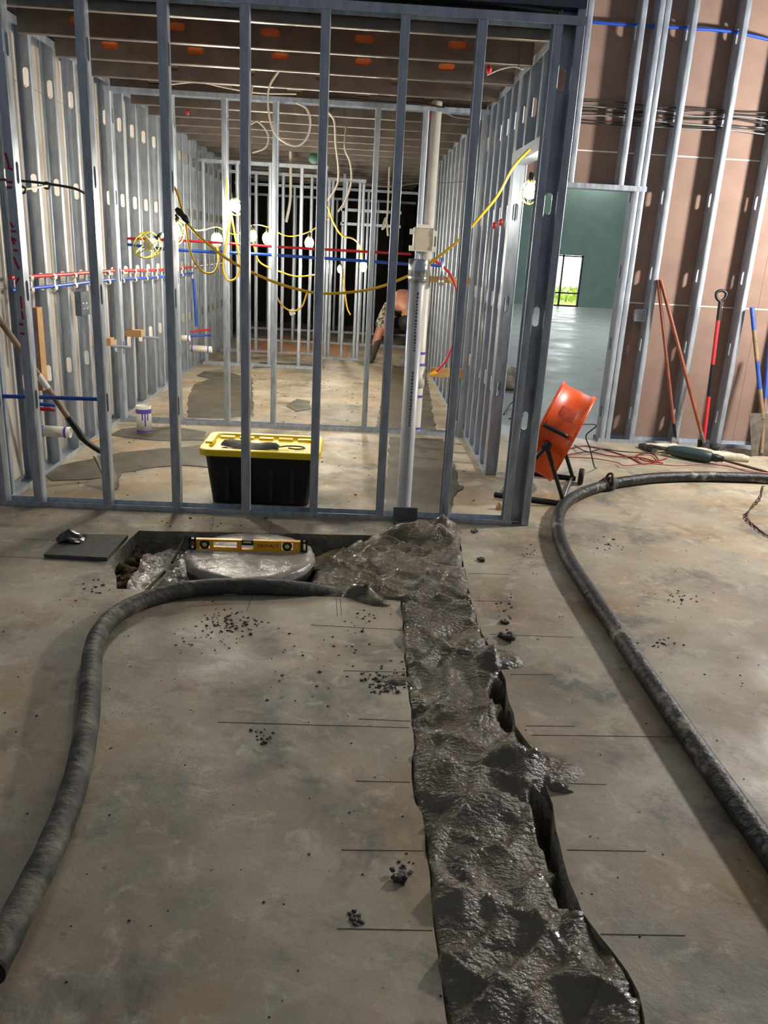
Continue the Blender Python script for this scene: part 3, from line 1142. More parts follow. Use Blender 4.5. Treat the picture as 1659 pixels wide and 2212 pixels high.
# grey plate on two pegs at the wall track
b = MB()
pc = py(875, 1113, 4.605)
b.box((pc.x - .073, 4.60, pc.z - .036), (pc.x + .073, 4.612, pc.z + .05))
gp = thing('metal_plate', 'square grey metal plate standing against the front wall track', 'plate', (pc.x, 4.606, 0))
M['grey_plate'] = mat('grey_plate', C(120, 122, 124), C(108, 110, 112), 8, 0.55, 0.3)
b.build('plate', 'grey_plate', gp)
for s in (-.04, .03):
    b = MB()
    b.tube([(pc.x + s, 4.606, 0.0), (pc.x + s, 4.606, pc.z - .03)], .008, 8)
    b.build('leg', 'grey_plate', gp)

# ================================================================== HOSES
HR = .038
pts = [(-70, 2240), (-20, 2130), (22, 2045), (62, 1962), (108, 1868), (148, 1768), (176, 1668), (192, 1570), (198, 1480), (204, 1420), (222, 1378), (258, 1342), (318, 1312), (392, 1292), (470, 1284), (548, 1283)]
P = [fl(x, y) + Vector((0, 0, HR + .002)) for x, y in pts]
P = [Vector((-.05, -1.6, HR + .002)), Vector((-.35, -.2, HR + .002))] + P
P += [fl(625, 1287) + Vector((0, 0.02, .030)), fl(690, 1289) + Vector((0.0, .05, .0)), fl(745, 1290) + Vector((0, .07, -.03))]
b = MB()
S = catmull(P, 8)
b.tube(S, [HR * (1 + .02 * math.sin(i * .9)) for i in range(len(S))], 20)
tag(b.build('concrete_hose', 'hose_l'), 'grey mud-smeared pump hose curving over the slab into the trench', 'hose')

pts = [(1760, 1052), (1690, 1046), (1600, 1042), (1510, 1040), (1430, 1042), (1370, 1048), (1312, 1058), (1262, 1074), (1222, 1098), (1204, 1130), (1206, 1172), (1228, 1226), (1272, 1296), (1328, 1380), (1396, 1484), (1474, 1600), (1556, 1720), (1640, 1842), (1730, 1972)]
P = [fl(x, y) + Vector((0, 0, HR + .002)) for x, y in pts]
P = [Vector((6.6, 3.6, HR + .002)), Vector((4.4, 4.7, HR + .002))] + P + [Vector((1.25, .4, HR + .002)), Vector((1.0, -1.6, HR + .002))]
S = catmull(P, 8)
hz = thing('pump_hose', 'black mud-flecked pump hose looping past the orange fan', 'hose', (P[12].x, P[12].y, 0))
b = MB()
b.tube(S, HR, 20)
b.build('tube', 'hose_r', hz)
k = 8 * 8
a, c = S[k - 1], S[k + 1]
t = (a - c).normalized()
b = MB()
b.lathe([(HR, -.07), (.046, -.065), (.046, -.03), (.038 + .017, -.025), (.055, .02), (.046, .025), (.046, .06), (HR, .065)], S[k], t, 20)
cp = b.build('coupling', 'dust_black', hz)
b = MB()
sd = Vector((0, 0, 1)).cross(t).normalized()
b.tube(catmull([S[k] + sd * .06 + t * .03, S[k] + sd * .05 + Vector((0, 0, .055)) + t * .06, S[k] + Vector((0, 0, .075)) + t * .03, S[k] - sd * .04 + Vector((0, 0, .068)) - t * .02, S[k] - sd * .062 + Vector((0, 0, .01)) - t * .03], 5), .009, 8)
b.build('clamp_lever', 'rebar', cp)

# ================================================================== STORAGE TOTE
bx0, bx1, by0, by1, bh = -.93, -.185, 4.775, 5.27, .36
cx, cy = (bx0 + bx1) / 2, (by0 + by1) / 2
tt = thing('storage_tote', 'black storage tote with bright yellow lid behind the front studs', 'tote', (cx, cy, 0))


def rrect(w, h, r, z, n=5):
    out = []
    for sx, sy, a0 in ((1, 1, 0), (-1, 1, 90), (-1, -1, 180), (1, -1, 270)):
        for k in range(n + 1):
            a = math.radians(a0 + 90 * k / n)
            out.append(Vector((cx + sx * (w - r) + r * math.cos(a), cy + sy * (h - r) + r * math.sin(a), z)))
    return out


def loft(b, rings, smooth=True, cap0=False, cap1=False):
    n = len(rings[0])
    vs = [p for r in rings for p in r]
    fs = []
    for i in range(len(rings) - 1):
        for k in range(n):
            fs.append((i * n + k, i * n + (k + 1) % n, (i + 1) * n + (k + 1) % n, (i + 1) * n + k))
    if cap0:
        fs.append(tuple(range(n))[::-1])
    if cap1:
        fs.append(tuple(range((len(rings) - 1) * n, len(rings) * n)))
    b.add(vs, fs, smooth)


hw, hd_ = (bx1 - bx0) / 2, (by1 - by0) / 2
b = MB()
loft(b, [rrect(.295, .185, .03, .003), rrect(.30, .19, .035, .012), rrect(hw - .035, hd_ - .035, .045, bh - .06), rrect(hw - .03, hd_ - .03, .045, bh - .03)], False, True, True)
bd = b.build('body', 'black', tt)
for x in (-.2, -.07, .07, .2):
    b = MB()
    b.obox((cx + x, cy - .2145, .17), (.012, 0, 0), (0, .006, .002), (0, .0185, .13))
    b.build('rib', 'black', bd)
b = MB()
loft(b, [rrect(hw - .012, hd_ - .012, .05, bh - .045), rrect(hw, hd_, .06, bh - .04), rrect(hw, hd_, .06, bh - .004), rrect(hw - .006, hd_ - .006, .055, bh),
         rrect(hw - .05, hd_ - .045, .045, bh), rrect(hw - .056, hd_ - .05, .04, bh - .02)], False, True, True)
ld_ = b.build('lid', 'yellow_lid', tt)
for i in range(5):
    for j in (0, 1):
        b = MB()
        xx = cx - hw + .12 + i * (2 * hw - .24) / 4
        yy = cy + (hd_ - .085) * (1 if j else -1)
        b.obox((xx, yy, bh - .016), (.045, 0, 0), (0, .025, 0), (0, 0, .008))
        b.build('lid_rib', 'yellow_lid', ld_)
for s in (-1, 1):
    b = MB()
    b.obox((cx + s * (hw - .04), cy, bh + .002), (.022, 0, 0), (0, .085, 0), (0, 0, .008))
    b.build('latch', 'yellow_lid', ld_)
# black bag with drawstring on the lid
n = 22
vs, fs = [], []
for j in range(8):
    for i in range(n):
        u, v = i / (n - 1), j / 7 - .5
        wdt = .075 * (1 - .45 * u) * (0.6 + .8 * math.sin(min(1, u * 3) * 1.5))
        x = cx - .25 + u * .36
        yv = cy - .10 + v * 2 * wdt - u * .05
        zv = bh + .003 + .030 * (1 - (2 * v) ** 2) * (0.7 + .3 * math.sin(u * 9)) * (1 if 0 < i < n - 1 else .2) + random.uniform(0, .004)
        vs.append((x, yv, zv))
for j in range(7):
    for i in range(n - 1):
        a = j * n + i
        fs.append((a, a + 1, a + n + 1, a + n))
b = MB()
b.add(vs, fs, True)
gb = thing('cloth_pouch', 'crumpled black pouch with a cord loop lying on the yellow lid', 'pouch', (cx, cy - .1, bh))
M['pouch'] = mat('pouch', C(14, 14, 15), C(26, 26, 27), 20, 0.6, rough2=0.7, bump=0.3)
b.build('pouch_body', 'pouch', gb)
b = MB()
b.tube(catmull([(cx + .10, cy - .14, bh + .006), (cx + .16, cy - .10, bh + .006), (cx + .24, cy - .10, bh + .006), (cx + .27, cy - .14, bh + .006), (cx + .22, cy - .17, bh + .006), (cx + .17, cy - .15, bh + .006)], 6), .0045, 7)
b.build('cord_loop', 'black', gb)

# ================================================================== ORANGE DRUM FAN
fc = Vector((1.425, 5.44, .425))
ah = Vector((.945, -.327, 0)).normalized()
bv = Vector((.327, .945, 0)).normalized()
tl = math.radians(21)
ax = (ah * math.cos(tl) - Vector((0, 0, math.sin(tl)))).normalized()
upv = (ah * math.sin(tl) + Vector((0, 0, math.cos(tl)))).normalized()
R_, Dp = .315, .125
fan = thing('drum_fan', 'orange drum fan tilted on a black tubular stand with wheels', 'fan', (fc.x, fc.y, 0))
b = MB()
b.lathe([(R_ - .02, -Dp), (R_ + .012, -Dp), (R_ + .014, -Dp + .012), (R_ + .012, -Dp + .024), (R_, -Dp + .028), (R_, Dp - .028), (R_ + .012, Dp - .024), (R_ + .014, Dp - .012), (R_ + .012, Dp), (R_ - .02, Dp), (R_ - .02, -Dp)], fc, ax, 56)
drum = b.build('drum', 'orange', fan)
for s in (-1, 1):
    b = MB()
    o_ = fc + ax * (s * (Dp - .004))
    for rr in (.06, .10, .14, .18, .22, .26, .295):
        b.lathe([(rr - .002, 0), (rr, .003), (rr + .002, 0), (rr, -.003), (rr - .002, 0)], o_, ax, 36, False)
    for k in range(8):
        an = k * math.pi / 8
        dv = bv * math.cos(an) + upv * math.sin(an)
        b.tube([o_ - dv * .305, o_ + dv * .305], .003, 5)
    b.lathe([(0, .004), (.05, .004), (.05, -.004), (0, -.004)], o_, ax, 20, False)
    b.build('grille', 'black', fan)['kind'] = 'stuff'
hub = MB()
hub.lathe([(0, -.06), (.06, -.06), (.065, .06), (0, .06)], fc, ax, 20, False)
hb = hub.build('motor', 'black', fan)
for k in range(4):
    an = k * math.pi / 2 + .3
    dv = bv * math.cos(an) + upv * math.sin(an)
    tv = -bv * math.sin(an) + upv * math.cos(an)
    b = MB()
    pr = []
    for rr, wd_ in ((.06, .03), (.17, .06), (.27, .07)):
        pr += [fc + dv * rr + tv * wd_ + ax * .03, fc + dv * rr - tv * wd_ - ax * .03]
    b.add(pr, [(0, 1, 3, 2), (2, 3, 5, 4)])
    b.build('blade', 'galv', hb)


def drum_pt(u, ang, r):
    """point on the drum: u along the axis, angle from the camera-facing side upwards"""
    return fc + ax * u + (-bv * math.cos(ang) + upv * math.sin(ang)) * r


b = MB()
b.tube(catmull([drum_pt(-.095, .22, R_ + .002), drum_pt(-.09, .22, R_ + .026), drum_pt(0, .22, R_ + .03), drum_pt(.06, .22, R_ + .026), drum_pt(.066, .22, R_ + .002)], 5), .014, 8)
b.build('handle', 'black', drum)
b = MB()
nn = 6
b.add([drum_pt(u, a, R_ + .0012) for a in [.50 + .28 * k / nn for k in range(nn + 1)] for u in (-.045, .055)], [(2 * k, 2 * k + 1, 2 * k + 3, 2 * k + 2) for k in range(nn)])
b.build('faded_label', 'orange_d', drum)
for a in (.1, .5, .9):
    b = MB()
    b.lathe([(0, .008), (.006, .006), (.007, 0)], drum_pt(Dp - .03, a, R_), (-bv * math.cos(a) + upv * math.sin(a)), 8)
    b.build('rivet', 'chrome', drum)
# stand: two A-frames on two floor rails
wv = R_ + .035
zr = .018
for s in (-1, 1):
    pv = fc + bv * (s * wv) + Vector((0, 0, -.03)) - ah * .03
    gA = Vector((fc.x, fc.y, zr)) + bv * (s * wv) - ah * .28
    gB = Vector((fc.x, fc.y, zr)) + bv * (s * wv) + ah * .13
    for g_ in (gA, gB):
        b = MB()
        b.tube(catmull([pv, pv.lerp(g_, .5), pv.lerp(g_, .9), g_ + (g_ - pv) * 0.0], 4), .014, 10)
        b.build('stand_leg', 'black', fan)
    b = MB()
    b.tube([gA - ah * .06, gB + ah * .02], .018, 10)
    b.build('floor_rail', 'black', fan)
    b = MB()
    b.lathe([(0, .03), (.028, .03), (.032, .02), (.032, -.02), (0, -.03)], pv, bv * s, 14)
    b.build('pivot_knob', 'black', fan)
for u in (.12, -.30):
    b = MB()
    b.tube([Vector((fc.x, fc.y, zr)) + ah * u - bv * wv, Vector((fc.x, fc.y, zr)) + ah * u + bv * wv], .012, 10)
    b.build('cross_bar', 'chrome' if u > 0 else 'black', fan)
for s in (1,):
    b = MB()
    wc = Vector((fc.x, fc.y, .06)) + ah * .19 + bv * (s * (wv - .08))
    b.lathe([(0, .016), (.03, .016), (.055, .018), (.06, .01), (.06, -.01), (.055, -.018), (.03, -.016), (0, -.016)], wc, ah, 24)
    b.build('wheel', 'rubber', fan)
b = MB()
b.tube(catmull([drum_pt(.12, 2.9, .28), (1.79, 5.75, .42), (1.74, 5.8, .33), (1.8, 5.86, .22), (1.88, 5.95, .06), (1.95, 6.1, .008)], 7), .005, 6)
b.build('power_cord', 'dark_cable', fan)


# ================================================================== TOOLS AGAINST THE BROWN WALL
def pole(name, lab, cat, segs, r=.016):
    """segs: list of (p0, p1, material, part name)"""
    t = thing(name, lab, cat, (segs[0][0].x, segs[0][0].y, 0))
    for p0, p1, m_, pn in segs:
        b = MB()
        b.tube([p0, p1], r, 10)
        b.build(pn, m_, t)
    return t


def rod(pa, pb, cuts):
    return [(pa.lerp(pb, cuts[i][0]), pa.lerp(pb, cuts[i + 1][0]), cuts[i][1], cuts[i][2]) for i in range(len(cuts) - 1)]


p0, p1 = py(1459, 948, 6.93), py(1421, 604, 7.07)
p0.z = max(p0.z, .09)
t = pole('scraper_pole', 'thin brown-handled scraper with a chrome foot leaning on the studs', 'scraper', rod(p0, p1, [(0, 'black', 'socket'), (.10, 'copper', 'handle'), (1, '', '')]), .014)
b = MB()
b.obox(p0 + Vector((0, 0, -.035)), (.03, 0, 0), (0, .012, 0), (0, 0, .05))
b.build('foot', 'chrome', t)
p0, p1 = py(1523, 965, 6.80), py(1427, 604, 7.06)
p0.z = max(p0.z, .06)
t = pole('tamper_pole', 'long brown-handled pole with a dark foot meeting the red shaft at the floor', 'pole', rod(p0, p1, [(0, 'blade', 'ferrule'), (.09, 'copper', 'handle'), (1, '', '')]), .016)
b = MB()
b.lathe([(.02, .05), (.03, .03), (.045, -.02), (.04, -.045), (0, -.045)], p0 + Vector((0, 0, -.012)), (0, 0, 1), 14)
b.build('foot', 'dust_black', t)
p0, p1 = py(1519, 955, 6.84), py(1556, 652, 7.03)
t = pole('red_shovel', 'red and black shaft with a black D-grip leaning on the brown board', 'shovel', rod(p0, p1, [(0, 'red_h', 'lower_shaft'), (.33, 'black', 'middle_sleeve'), (.56, 'red_h', 'upper_shaft'), (.87, 'black', 'neck'), (1, '', '')]), .017)
b = MB()
u = (p1 - p0).normalized()
sx = Vector((1, 0, 0))
b.tube(catmull([p1, p1 + u * .03 + sx * .035, p1 + u * .075 + sx * .042, p1 + u * .095, p1 + u * .075 - sx * .042, p1 + u * .03 - sx * .035, p1], 5), .013, 8)
b.build('grip', 'black', t)
b = MB()
b.obox(Vector((p0.x, p0.y - .01, .06)), (.05, 0, 0), (0, .006, 0), (0, .012, .058))
b.build('blade', 'dust_black', t)


def shovel_blade(b, top, length, width, axis, side, bow):
    axis, side, bow = Vector(axis).normalized(), Vector(side).normalized(), Vector(bow).normalized()
    n, k = 8, 7
    vs, fs = [], []
    for j in range(n + 1):
        v = j / n
        wd_ = width * (1 if v < .55 else math.sqrt(max(0.02, 1 - ((v - .55) / .46) ** 2)))
        for i in range(k + 1):
            u = i / k * 2 - 1
            vs.append(top + axis * (v * length) + side * (u * wd_) + bow * (.045 * (1 - u * u) * (1 - .5 * v)))
    for j in range(n):
        for i in range(k):
            a = j * (k + 1) + i
            fs.append((a, a + 1, a + k + 2, a + k + 1))
    b.add(vs, fs, True)
    m0 = len(vs)
    b.add([p + bow * .003 for p in vs], [f[::-1] for f in fs], True)
    return b


p1 = py(1624, 664, 7.04)
p0 = py(1648, 905, 6.86)
t = pole('blue_shovel', 'square shovel with a taped blue handle leaning at the end stud', 'shovel', rod(p0, p1, [(0, 'handle', 'lower_shaft'), (.27, 'blue_h', 'lower_tape'), (.52, 'handle', 'upper_shaft'), (.80, 'blue_h', 'grip'), (1, '', '')]), .019)
u = (p0 - p1).normalized()
b = MB()
n0 = Vector((p0.x, p0.y, p0.z))
k_ = 6
vs = []
top_w, bot_w = .15, .10
bt = Vector((p0.x + .02, p0.y - .05, .008))
for j in range(7):
    v = j / 6
    c_ = (n0 + Vector((0, 0, .05))).lerp(bt, v)
    w_ = top_w + (bot_w - top_w) * v
    for i in range(k_ + 1):
        q_ = i / k_ * 2 - 1
        vs.append(c_ + Vector((q_ * w_, -.035 * abs(q_) ** 3, 0)))
fs = [(j * 7 + i, j * 7 + i + 1, j * 7 + i + 8, j * 7 + i + 7) for j in range(6) for i in range(6)]
b.add(vs, fs, True)
b.add([p + Vector((0, -.003, 0)) for p in vs], [f[::-1] for f in fs], True)
b.build('blade', 'blade', t)
p0, p1 = Vector((3.62, 6.80, .03)), py(1662, 742, 7.02)
t = pole('blue_pole', 'dark blue pole half hidden behind the square shovel', 'pole', rod(p0, p1, [(0, 'handle', 'lower_shaft'), (.5, 'blue_h', 'sleeve'), (1, '', '')]), .017)

# heap of sacks and power tools on the floor
for pa, pb, r, m_, nm, lab, cat in (
        ((1388, 970), (1466, 972), .045, 'sack', 'sack', 'pale rolled sack at the wall end of the tool heap', 'sack'),
        ((1438, 980), (1535, 984), .050, 'sack', 'sack', 'long pale sack behind the green power tool', 'sack'),
        ((1520, 985), (1615, 998), .050, 'sack', 'sack', 'pale sack beside the drill bit, nearest the shovel blade', 'sack'),
        ((1384, 967), (1412, 978), .040, 'dust_black', 'tool_bag', 'dusty black bundle at the cord end of the tool heap', 'bundle'),
        ((1530, 966), (1556, 974), .045, 'dust_black', 'tool_bag', 'dusty black bundle beneath the crossed poles', 'bundle')):
    A, B_ = fl(*pa), fl(*pb)
    b = MB()
    S = [A.lerp(B_, i / 9) + Vector((random.uniform(-.008, .008), random.uniform(-.008, .008), r * .62)) for i in range(10)]
    vs0 = len(b.v)
    b.tube(S, [r * (0.55 if i in (0, 9) else 1) * random.uniform(.85, 1.1) for i in range(10)], 12)
    b.v = [Vector((p.x + random.uniform(-.004, .004), p.y, max(.001, p.z * .8))) for p in b.v]
    tag(b.build(nm, m_), lab, cat)
A, B_ = fl(1440, 985), fl(1560, 1006)
dd = (B_ - A).normalized()
hm = thing('demolition_hammer', 'dark green demolition hammer lying on the floor with a long steel bit', 'power tool', ((A + B_) / 2))
zz_ = Vector((0, 0, .055))
b = MB()
b.tube([A + zz_, A.lerp(B_, .1) + zz_, A.lerp(B_, .3) + zz_, A.lerp(B_, .62) + zz_, A.lerp(B_, .78) + zz_, A.lerp(B_, .8) + zz_], [.03, .045, .053, .053, .045, .035], 14)
b.build('motor_housing', 'teal', hm)
b = MB()
b.tube([A.lerp(B_, .8) + zz_, A.lerp(B_, .9) + zz_, A.lerp(B_, .92) + zz_, A.lerp(B_, 1.0) + zz_], [.034, .034, .028, .024], 12)
b.build('chuck', 'black', hm)
b = MB()
b.tube([B_ + zz_ * .9, B_ + dd * .30 + zz_ * .3, B_ + dd * .36 + zz_ * .25], [.011, .011, .004], 8)
b.build('chisel_bit', 'rust', hm)
b = MB()
sd = Vector((-dd.y, dd.x, 0))
b.tube(catmull([A + zz_, A - dd * .08 + zz_ * 1.1, A - dd * .15 + sd * .03 + zz_, A - dd * .16 + sd * .09 + zz_ * .8, A - dd * .06 + sd * .11 + zz_ * .7, A + dd * .02 + sd * .05 + zz_], 5), .015, 8)
b.build('rear_handle', 'dust_black', hm)

# cords on the floor
rng = random.Random(3)
for i, (pts, lab, mm, r) in enumerate((
        ([(1225, 972), (1262, 965), (1310, 974), (1360, 990), (1392, 1004), (1440, 992)], 'dark red extension cord running from the fan to the tool heap', 'red_cord', .006),
        ([(1222, 986), (1270, 980), (1318, 988), (1378, 992), (1420, 1000), (1408, 984), (1376, 986), (1388, 998), (1432, 1004)], 'red extension cord with its slack coiled before the tool heap', 'red_cord', .006),
        ([(1220, 992), (1280, 996), (1330, 1003), (1350, 1012), (1400, 1006), (1460, 1012), (1520, 1008), (1568, 1012), (1620, 1024), (1700, 1030)], 'thin red cord wandering along the back of the black hose', 'red_cord', .004),
        ([(1240, 968), (1268, 984), (1300, 976), (1350, 984), (1420, 984), (1452, 978)], 'black power cord lying across the red cords', 'dark_cable', .005))):
    S = catmull([fl(*q) + Vector((0, 0, r + .001 + (i * .009 if k % 2 else i * .006))) for k, q in enumerate(pts)], 7)
    b = MB()
    b.tube(S, r, 6)
    tag(b.build('extension_cord', mm), lab, 'cord')
# twisted chain at the right
S = catmull([fl(*q) + Vector((0, 0, .008)) for q in ((1648, 1052), (1640, 1078), (1622, 1100), (1610, 1118), (1628, 1138), (1655, 1158), (1690, 1172))], 9)
ch = thing('twisted_wire', 'rusty twisted wire lying on the slab inside the hose loop', 'wire', (S[20].x, S[20].y, 0))
for s in (0, math.pi):
    b = MB()
    b.tube([p + Vector((math.cos(i * .9 + s) * .010, math.sin(i * 1.3 + s) * .010, .003 * math.sin(i + s))) for i, p in enumerate(S)], .0035, 5)
    b.build('strand', 'rust', ch)


# ================================================================== PIPES
def line_thing(name, mat_, pts, r, lab, cat, group=None, sm=6, n=8):
    b = MB()
    b.tube(catmull(pts, sm) if sm else pts, r, n)
    return tag(b.build(name, mat_), lab, cat, group)


# drain pipe standing just inside the front wall
t = thing('drain_pipe', 'tall grey-white plastic drain pipe with printed lettering and a steel coupling', 'pipe', (.342, 4.79, 0))
pr = .0445
b = MB()
b.lathe([(pr, .0), (pr, 1.46), (0, 1.46)], (.342, 4.79, 0), n=24)
pp = b.build('pipe', 'pvc_grey', t)
b = MB()
b.lathe([(pr + .001, 1.40), (pr + .010, 1.40), (pr + .010, 1.425), (pr + .007, 1.43), (pr + .012, 1.435), (pr + .012, 1.525), (0, 1.525)], (.342, 4.79, 0), n=24)
b.build('coupling', 'chrome', t)
b = MB()
z = .55
while z < 1.37:
    h = random.uniform(.006, .016)
    if int(z * 9) % 4:
        for a0 in (-1.62, ):
            a1 = a0 + random.uniform(.16, .26)
            b.add([(.342 + (pr + .0006) * math.cos(a), 4.79 + (pr + .0006) * math.sin(a), zz1) for zz1 in (z, z + h) for a in (a0, (a0 + a1) / 2, a1)], [(0, 1, 4, 3), (1, 2, 5, 4)])
    z += h + .007
b.build('print_marks', 'print', pp)['kind'] = 'stuff'

# vent pipe in the middle wall
vx, vy = .575, 7.115
t = thing('vent_pipe', 'white plastic vent pipe rising through the middle stud wall', 'pipe', (vx, vy, 0))
b = MB()
b.lathe([(.043, .03), (.043, 2.71), (0, 2.71)], (vx, vy, 0), n=20)
pp = b.build('pipe', 'pvc', t)
for z in (.05, .34, .62, .72):
    b = MB()
    b.lathe([(.0435, z - .012), (.0445, z - .01), (.0445, z + .01), (.0435, z + .012)], (vx, vy, 0), n=20)
    b.build('primer_band', 'purple', pp)
b = MB()
b.lathe([(.043, .42), (.053, .42), (.053, .60), (.043, .60)], (vx, vy, 0), n=20)
b.build('tee_fitting', 'pvc', t)
b = MB()
b.lathe([(.034, .0), (.034, .075), (.028, .08), (0, .08)], (vx, vy, .51), (-.1, -1, 0), 18)
b.build('cleanout_plug', 'pvc', t)

# recessed outlet box
t = thing('outlet_box', 'square white plastic supply box with corner tabs above the drain pipe', 'box', (.525, 6.99, 1.56))
bxl, bxr, bz0, bz1, byy = .442, .612, 1.565, 1.755, 6.985
b = MB()
b.box((bxl, byy, bz0), (bxr, byy + .07, bz0 + .008)).box((bxl, byy, bz1 - .008), (bxr, byy + .07, bz1)).box((bxl, byy, bz0), (bxl + .012, byy + .07, bz1)).box((bxr - .008, byy, bz0), (bxr, byy + .07, bz1)).box((bxl, byy + .06, bz0), (bxr, byy + .07, bz1))
b.build('body', 'pvc', t)
b = MB()
M['kraft'] = mat('beige_cover', C(196, 186, 168), C(186, 176, 160), 10, 0.8)
b.box((bxl + .015, byy + .01, bz0 + .01), (bxr - .01, byy + .016, bz1 - .01))
b.build('cover', 'kraft', t)
for x, z in ((bxl - .03, bz1 - .06), (bxr - .012, bz1 - .065), (bxl - .03, bz0 + .0), (bxr - .012, bz0 + .0)):
    b = MB()
    b.box((x, byy - .004, z), (x + .042, byy + .03, z + .042))
    b.build('mounting_tab', 'pvc', t)
b = MB()
b.box((bxl + .03, byy + .01, bz1), (bxr - .04, byy + .06, bz1 + .022))
b.build('top_hub', 'pvc', t)

# supply lines along the middle wall
YP = MY + .115
line_thing('water_pipe', 'red_pex', [py(275, 515, YP), py(420, 521, YP), py(600, 533, YP), py(760, 542, YP), py(888, 549, YP)], .0105, 'red water pipe running across the middle stud wall', 'pipe')
line_thing('water_pipe', 'blue_pex', [py(275, 528, YP), py(380, 540, YP), py(560, 549, YP), py(760, 562, YP), py(888, 571, YP)], .0125, 'blue water pipe running across the middle stud wall below the red one', 'pipe')
YF = MY - .03
line_thing('water_pipe', 'red_pex', [py(932, 560, YF), py(952, 572, YF), py(972, 592, YF), py(984, 618, YF), py(989, 650, YF), py(988, 690, YF), py(984, 725, YF), py(976, 752, YF), py(962, 780, YF), py(944, 802, YF - .01)], .0105, 'red water pipe bent in a wide hoop right of the drain pipe', 'pipe', n=10)
line_thing('water_pipe', 'blue_pex', [py(930, 572, YF), py(942, 574, YF), py(953, 573, YF), py(955, 556, YF)], .011, 'short blue water pipe elbow right of the drain pipe', 'pipe', sm=3)
line_thing('water_pipe', 'blue_pex', [py(886, 560, MY - .02), py(884, 640, MY - .02), py(879, 740, MY - .02), py(874, 800, MY - .02)], .0115, 'upright blue water pipe just left of the drain pipe', 'pipe')
for (xa, ya, xb, yb, lab) in ((930, 599, 1000, 613, 'pine block carrying the copper stub in the middle wall'), (930, 797, 990, 816, 'pine block low in the middle wall behind the red hoop')):
    A, B_ = py(xa, ya, MY), py(xb, yb, MY)
    b = MB()
    b.box((A.x, MY - .005, min(A.z, B_.z)), (.95, MY + .04, max(A.z, B_.z) + .01))
    tag(b.build('wood_block', 'wood'), lab, 'wood block')
c = py(953, 608, MY - .03)
b = MB()
b.lathe([(.012, .16), (.012, .06), (.02, .05), (.02, .02), (.028, .01), (.028, -.02), (.012, -.035), (0, -.035)], c, n=14)
tag(b.build('stub_valve', 'chrome'), 'metal stub-out fitting screwed to the pine block', 'fitting')
c = py(938, 806, MY - .03)
b = MB()
b.lathe([(.012, -.04), (.018, -.03), (.018, .02), (.010, .03), (0, .03)], c, (1, 0, .6), n=12)
tag(b.build('elbow_fitting', 'level_y'), 'brass elbow at the foot of the red hoop', 'fitting')

# pipes on the left wall
for za, zb, mm, lab in ((1.295, 1.235, 'red_pex', 'red water pipe threaded along the left stud wall'), (1.225, 1.165, 'blue_pex', 'blue water pipe threaded along the left stud wall')):
    line_thing('water_pipe', mm, [(-2.03, 4.95, za), (-2.035, 6, za - .01), (-2.03, 7.0, za - .015), (-2.035, 8.6, zb + .01), (-2.03, 10.4, zb)], .012, lab, 'pipe')
for i, y in enumerate([4.80 + .4064 * k + .03 for k in range(1, 13)]):
    b = MB()
    b.lathe([(.017, -.02), (.022, -.015), (.022, .015), (.017, .02)], (-2.03, y, 1.285 - .011 * (y - 4.95)), (0, 1, 0), 10)
    b.lathe([(.017, -.02), (.022, -.015), (.022, .015), (.017, .02)], (-2.03, y, 1.215 - .011 * (y - 4.95)), (0, 1, 0), 10)
    b.box((-2.036, y - .012, 1.222 - .011 * (y - 4.95)), (-2.02, y + .012, 1.275 - .011 * (y - 4.95)))
    tag(b.build('pipe_clip', 'pvc'), 'white plastic clip holding the red and blue pipes on the left wall', 'clip', 'pipe clips on the left wall')
line_thing('water_pipe', 'blue_pex', [px(62, 640, -2.0), px(68, 700, -2.0), px(74, 780, -2.0)], .014, 'upright blue water pipe low on the left wall behind the shovel', 'pipe')
b = MB()
A, B_ = px(72, 665, -2.03), px(84, 845, -2.03)
b.box((-2.05, A.y, B_.z), (-2.01, A.y + .09, A.z))
tag(b.build('wood_block', 'tan'), 'upright tan wood strip behind the blue pipe on the left wall', 'wood strip')
line_thing('water_pipe', 'blue_pex', [(-2.2, FY + .13, .628), (-1.9, FY + .13, .634), (-1.505, FY + .13, .640)], .012, 'blue water pipe laid level behind the first front studs', 'pipe')
for z, mm, lab in ((.465, 'blue_pex', 'short blue pipe stub poking from the left wall'), (.445, 'red_pex', 'short red pipe stub poking from the left wall')):
    A = px(60, 872 if mm[0] == 'b' else 882, -2.0)
    b = MB()
    b.tube([A, A + Vector((.13, .02, -.005))], .012, 8)
    b.tube([A + Vector((.13, .02, -.005)), A + Vector((.155, .024, -.012))], .009, 8)
    tag(b.build('pipe_stub', mm), lab, 'pipe')


def stub(lab, p, d, length, r):
    t = thing('drain_stub', lab, 'pipe', p)
    d = Vector(d).normalized()
    b = MB()
    b.lathe([(0, 0), (r, 0), (r, length), (r * .86, length), (r * .86, length - .03)], p, d, 22)
    pb = b.build('pipe', 'pvc', t)
    for h in (length * .12, length * .84):
        b = MB()
        b.lathe([(r + .0005, h - .008), (r + .0018, h - .006), (r + .0018, h + .006), (r + .0005, h + .008)], p, d, 22)
        b.build('primer_band', 'purple', pb)
    b = MB()
    b.lathe([(0, length - .012), (r * .86, length - .012)], p, d, 22)
    b.build('test_cap', 'pvc', pb)
    return t


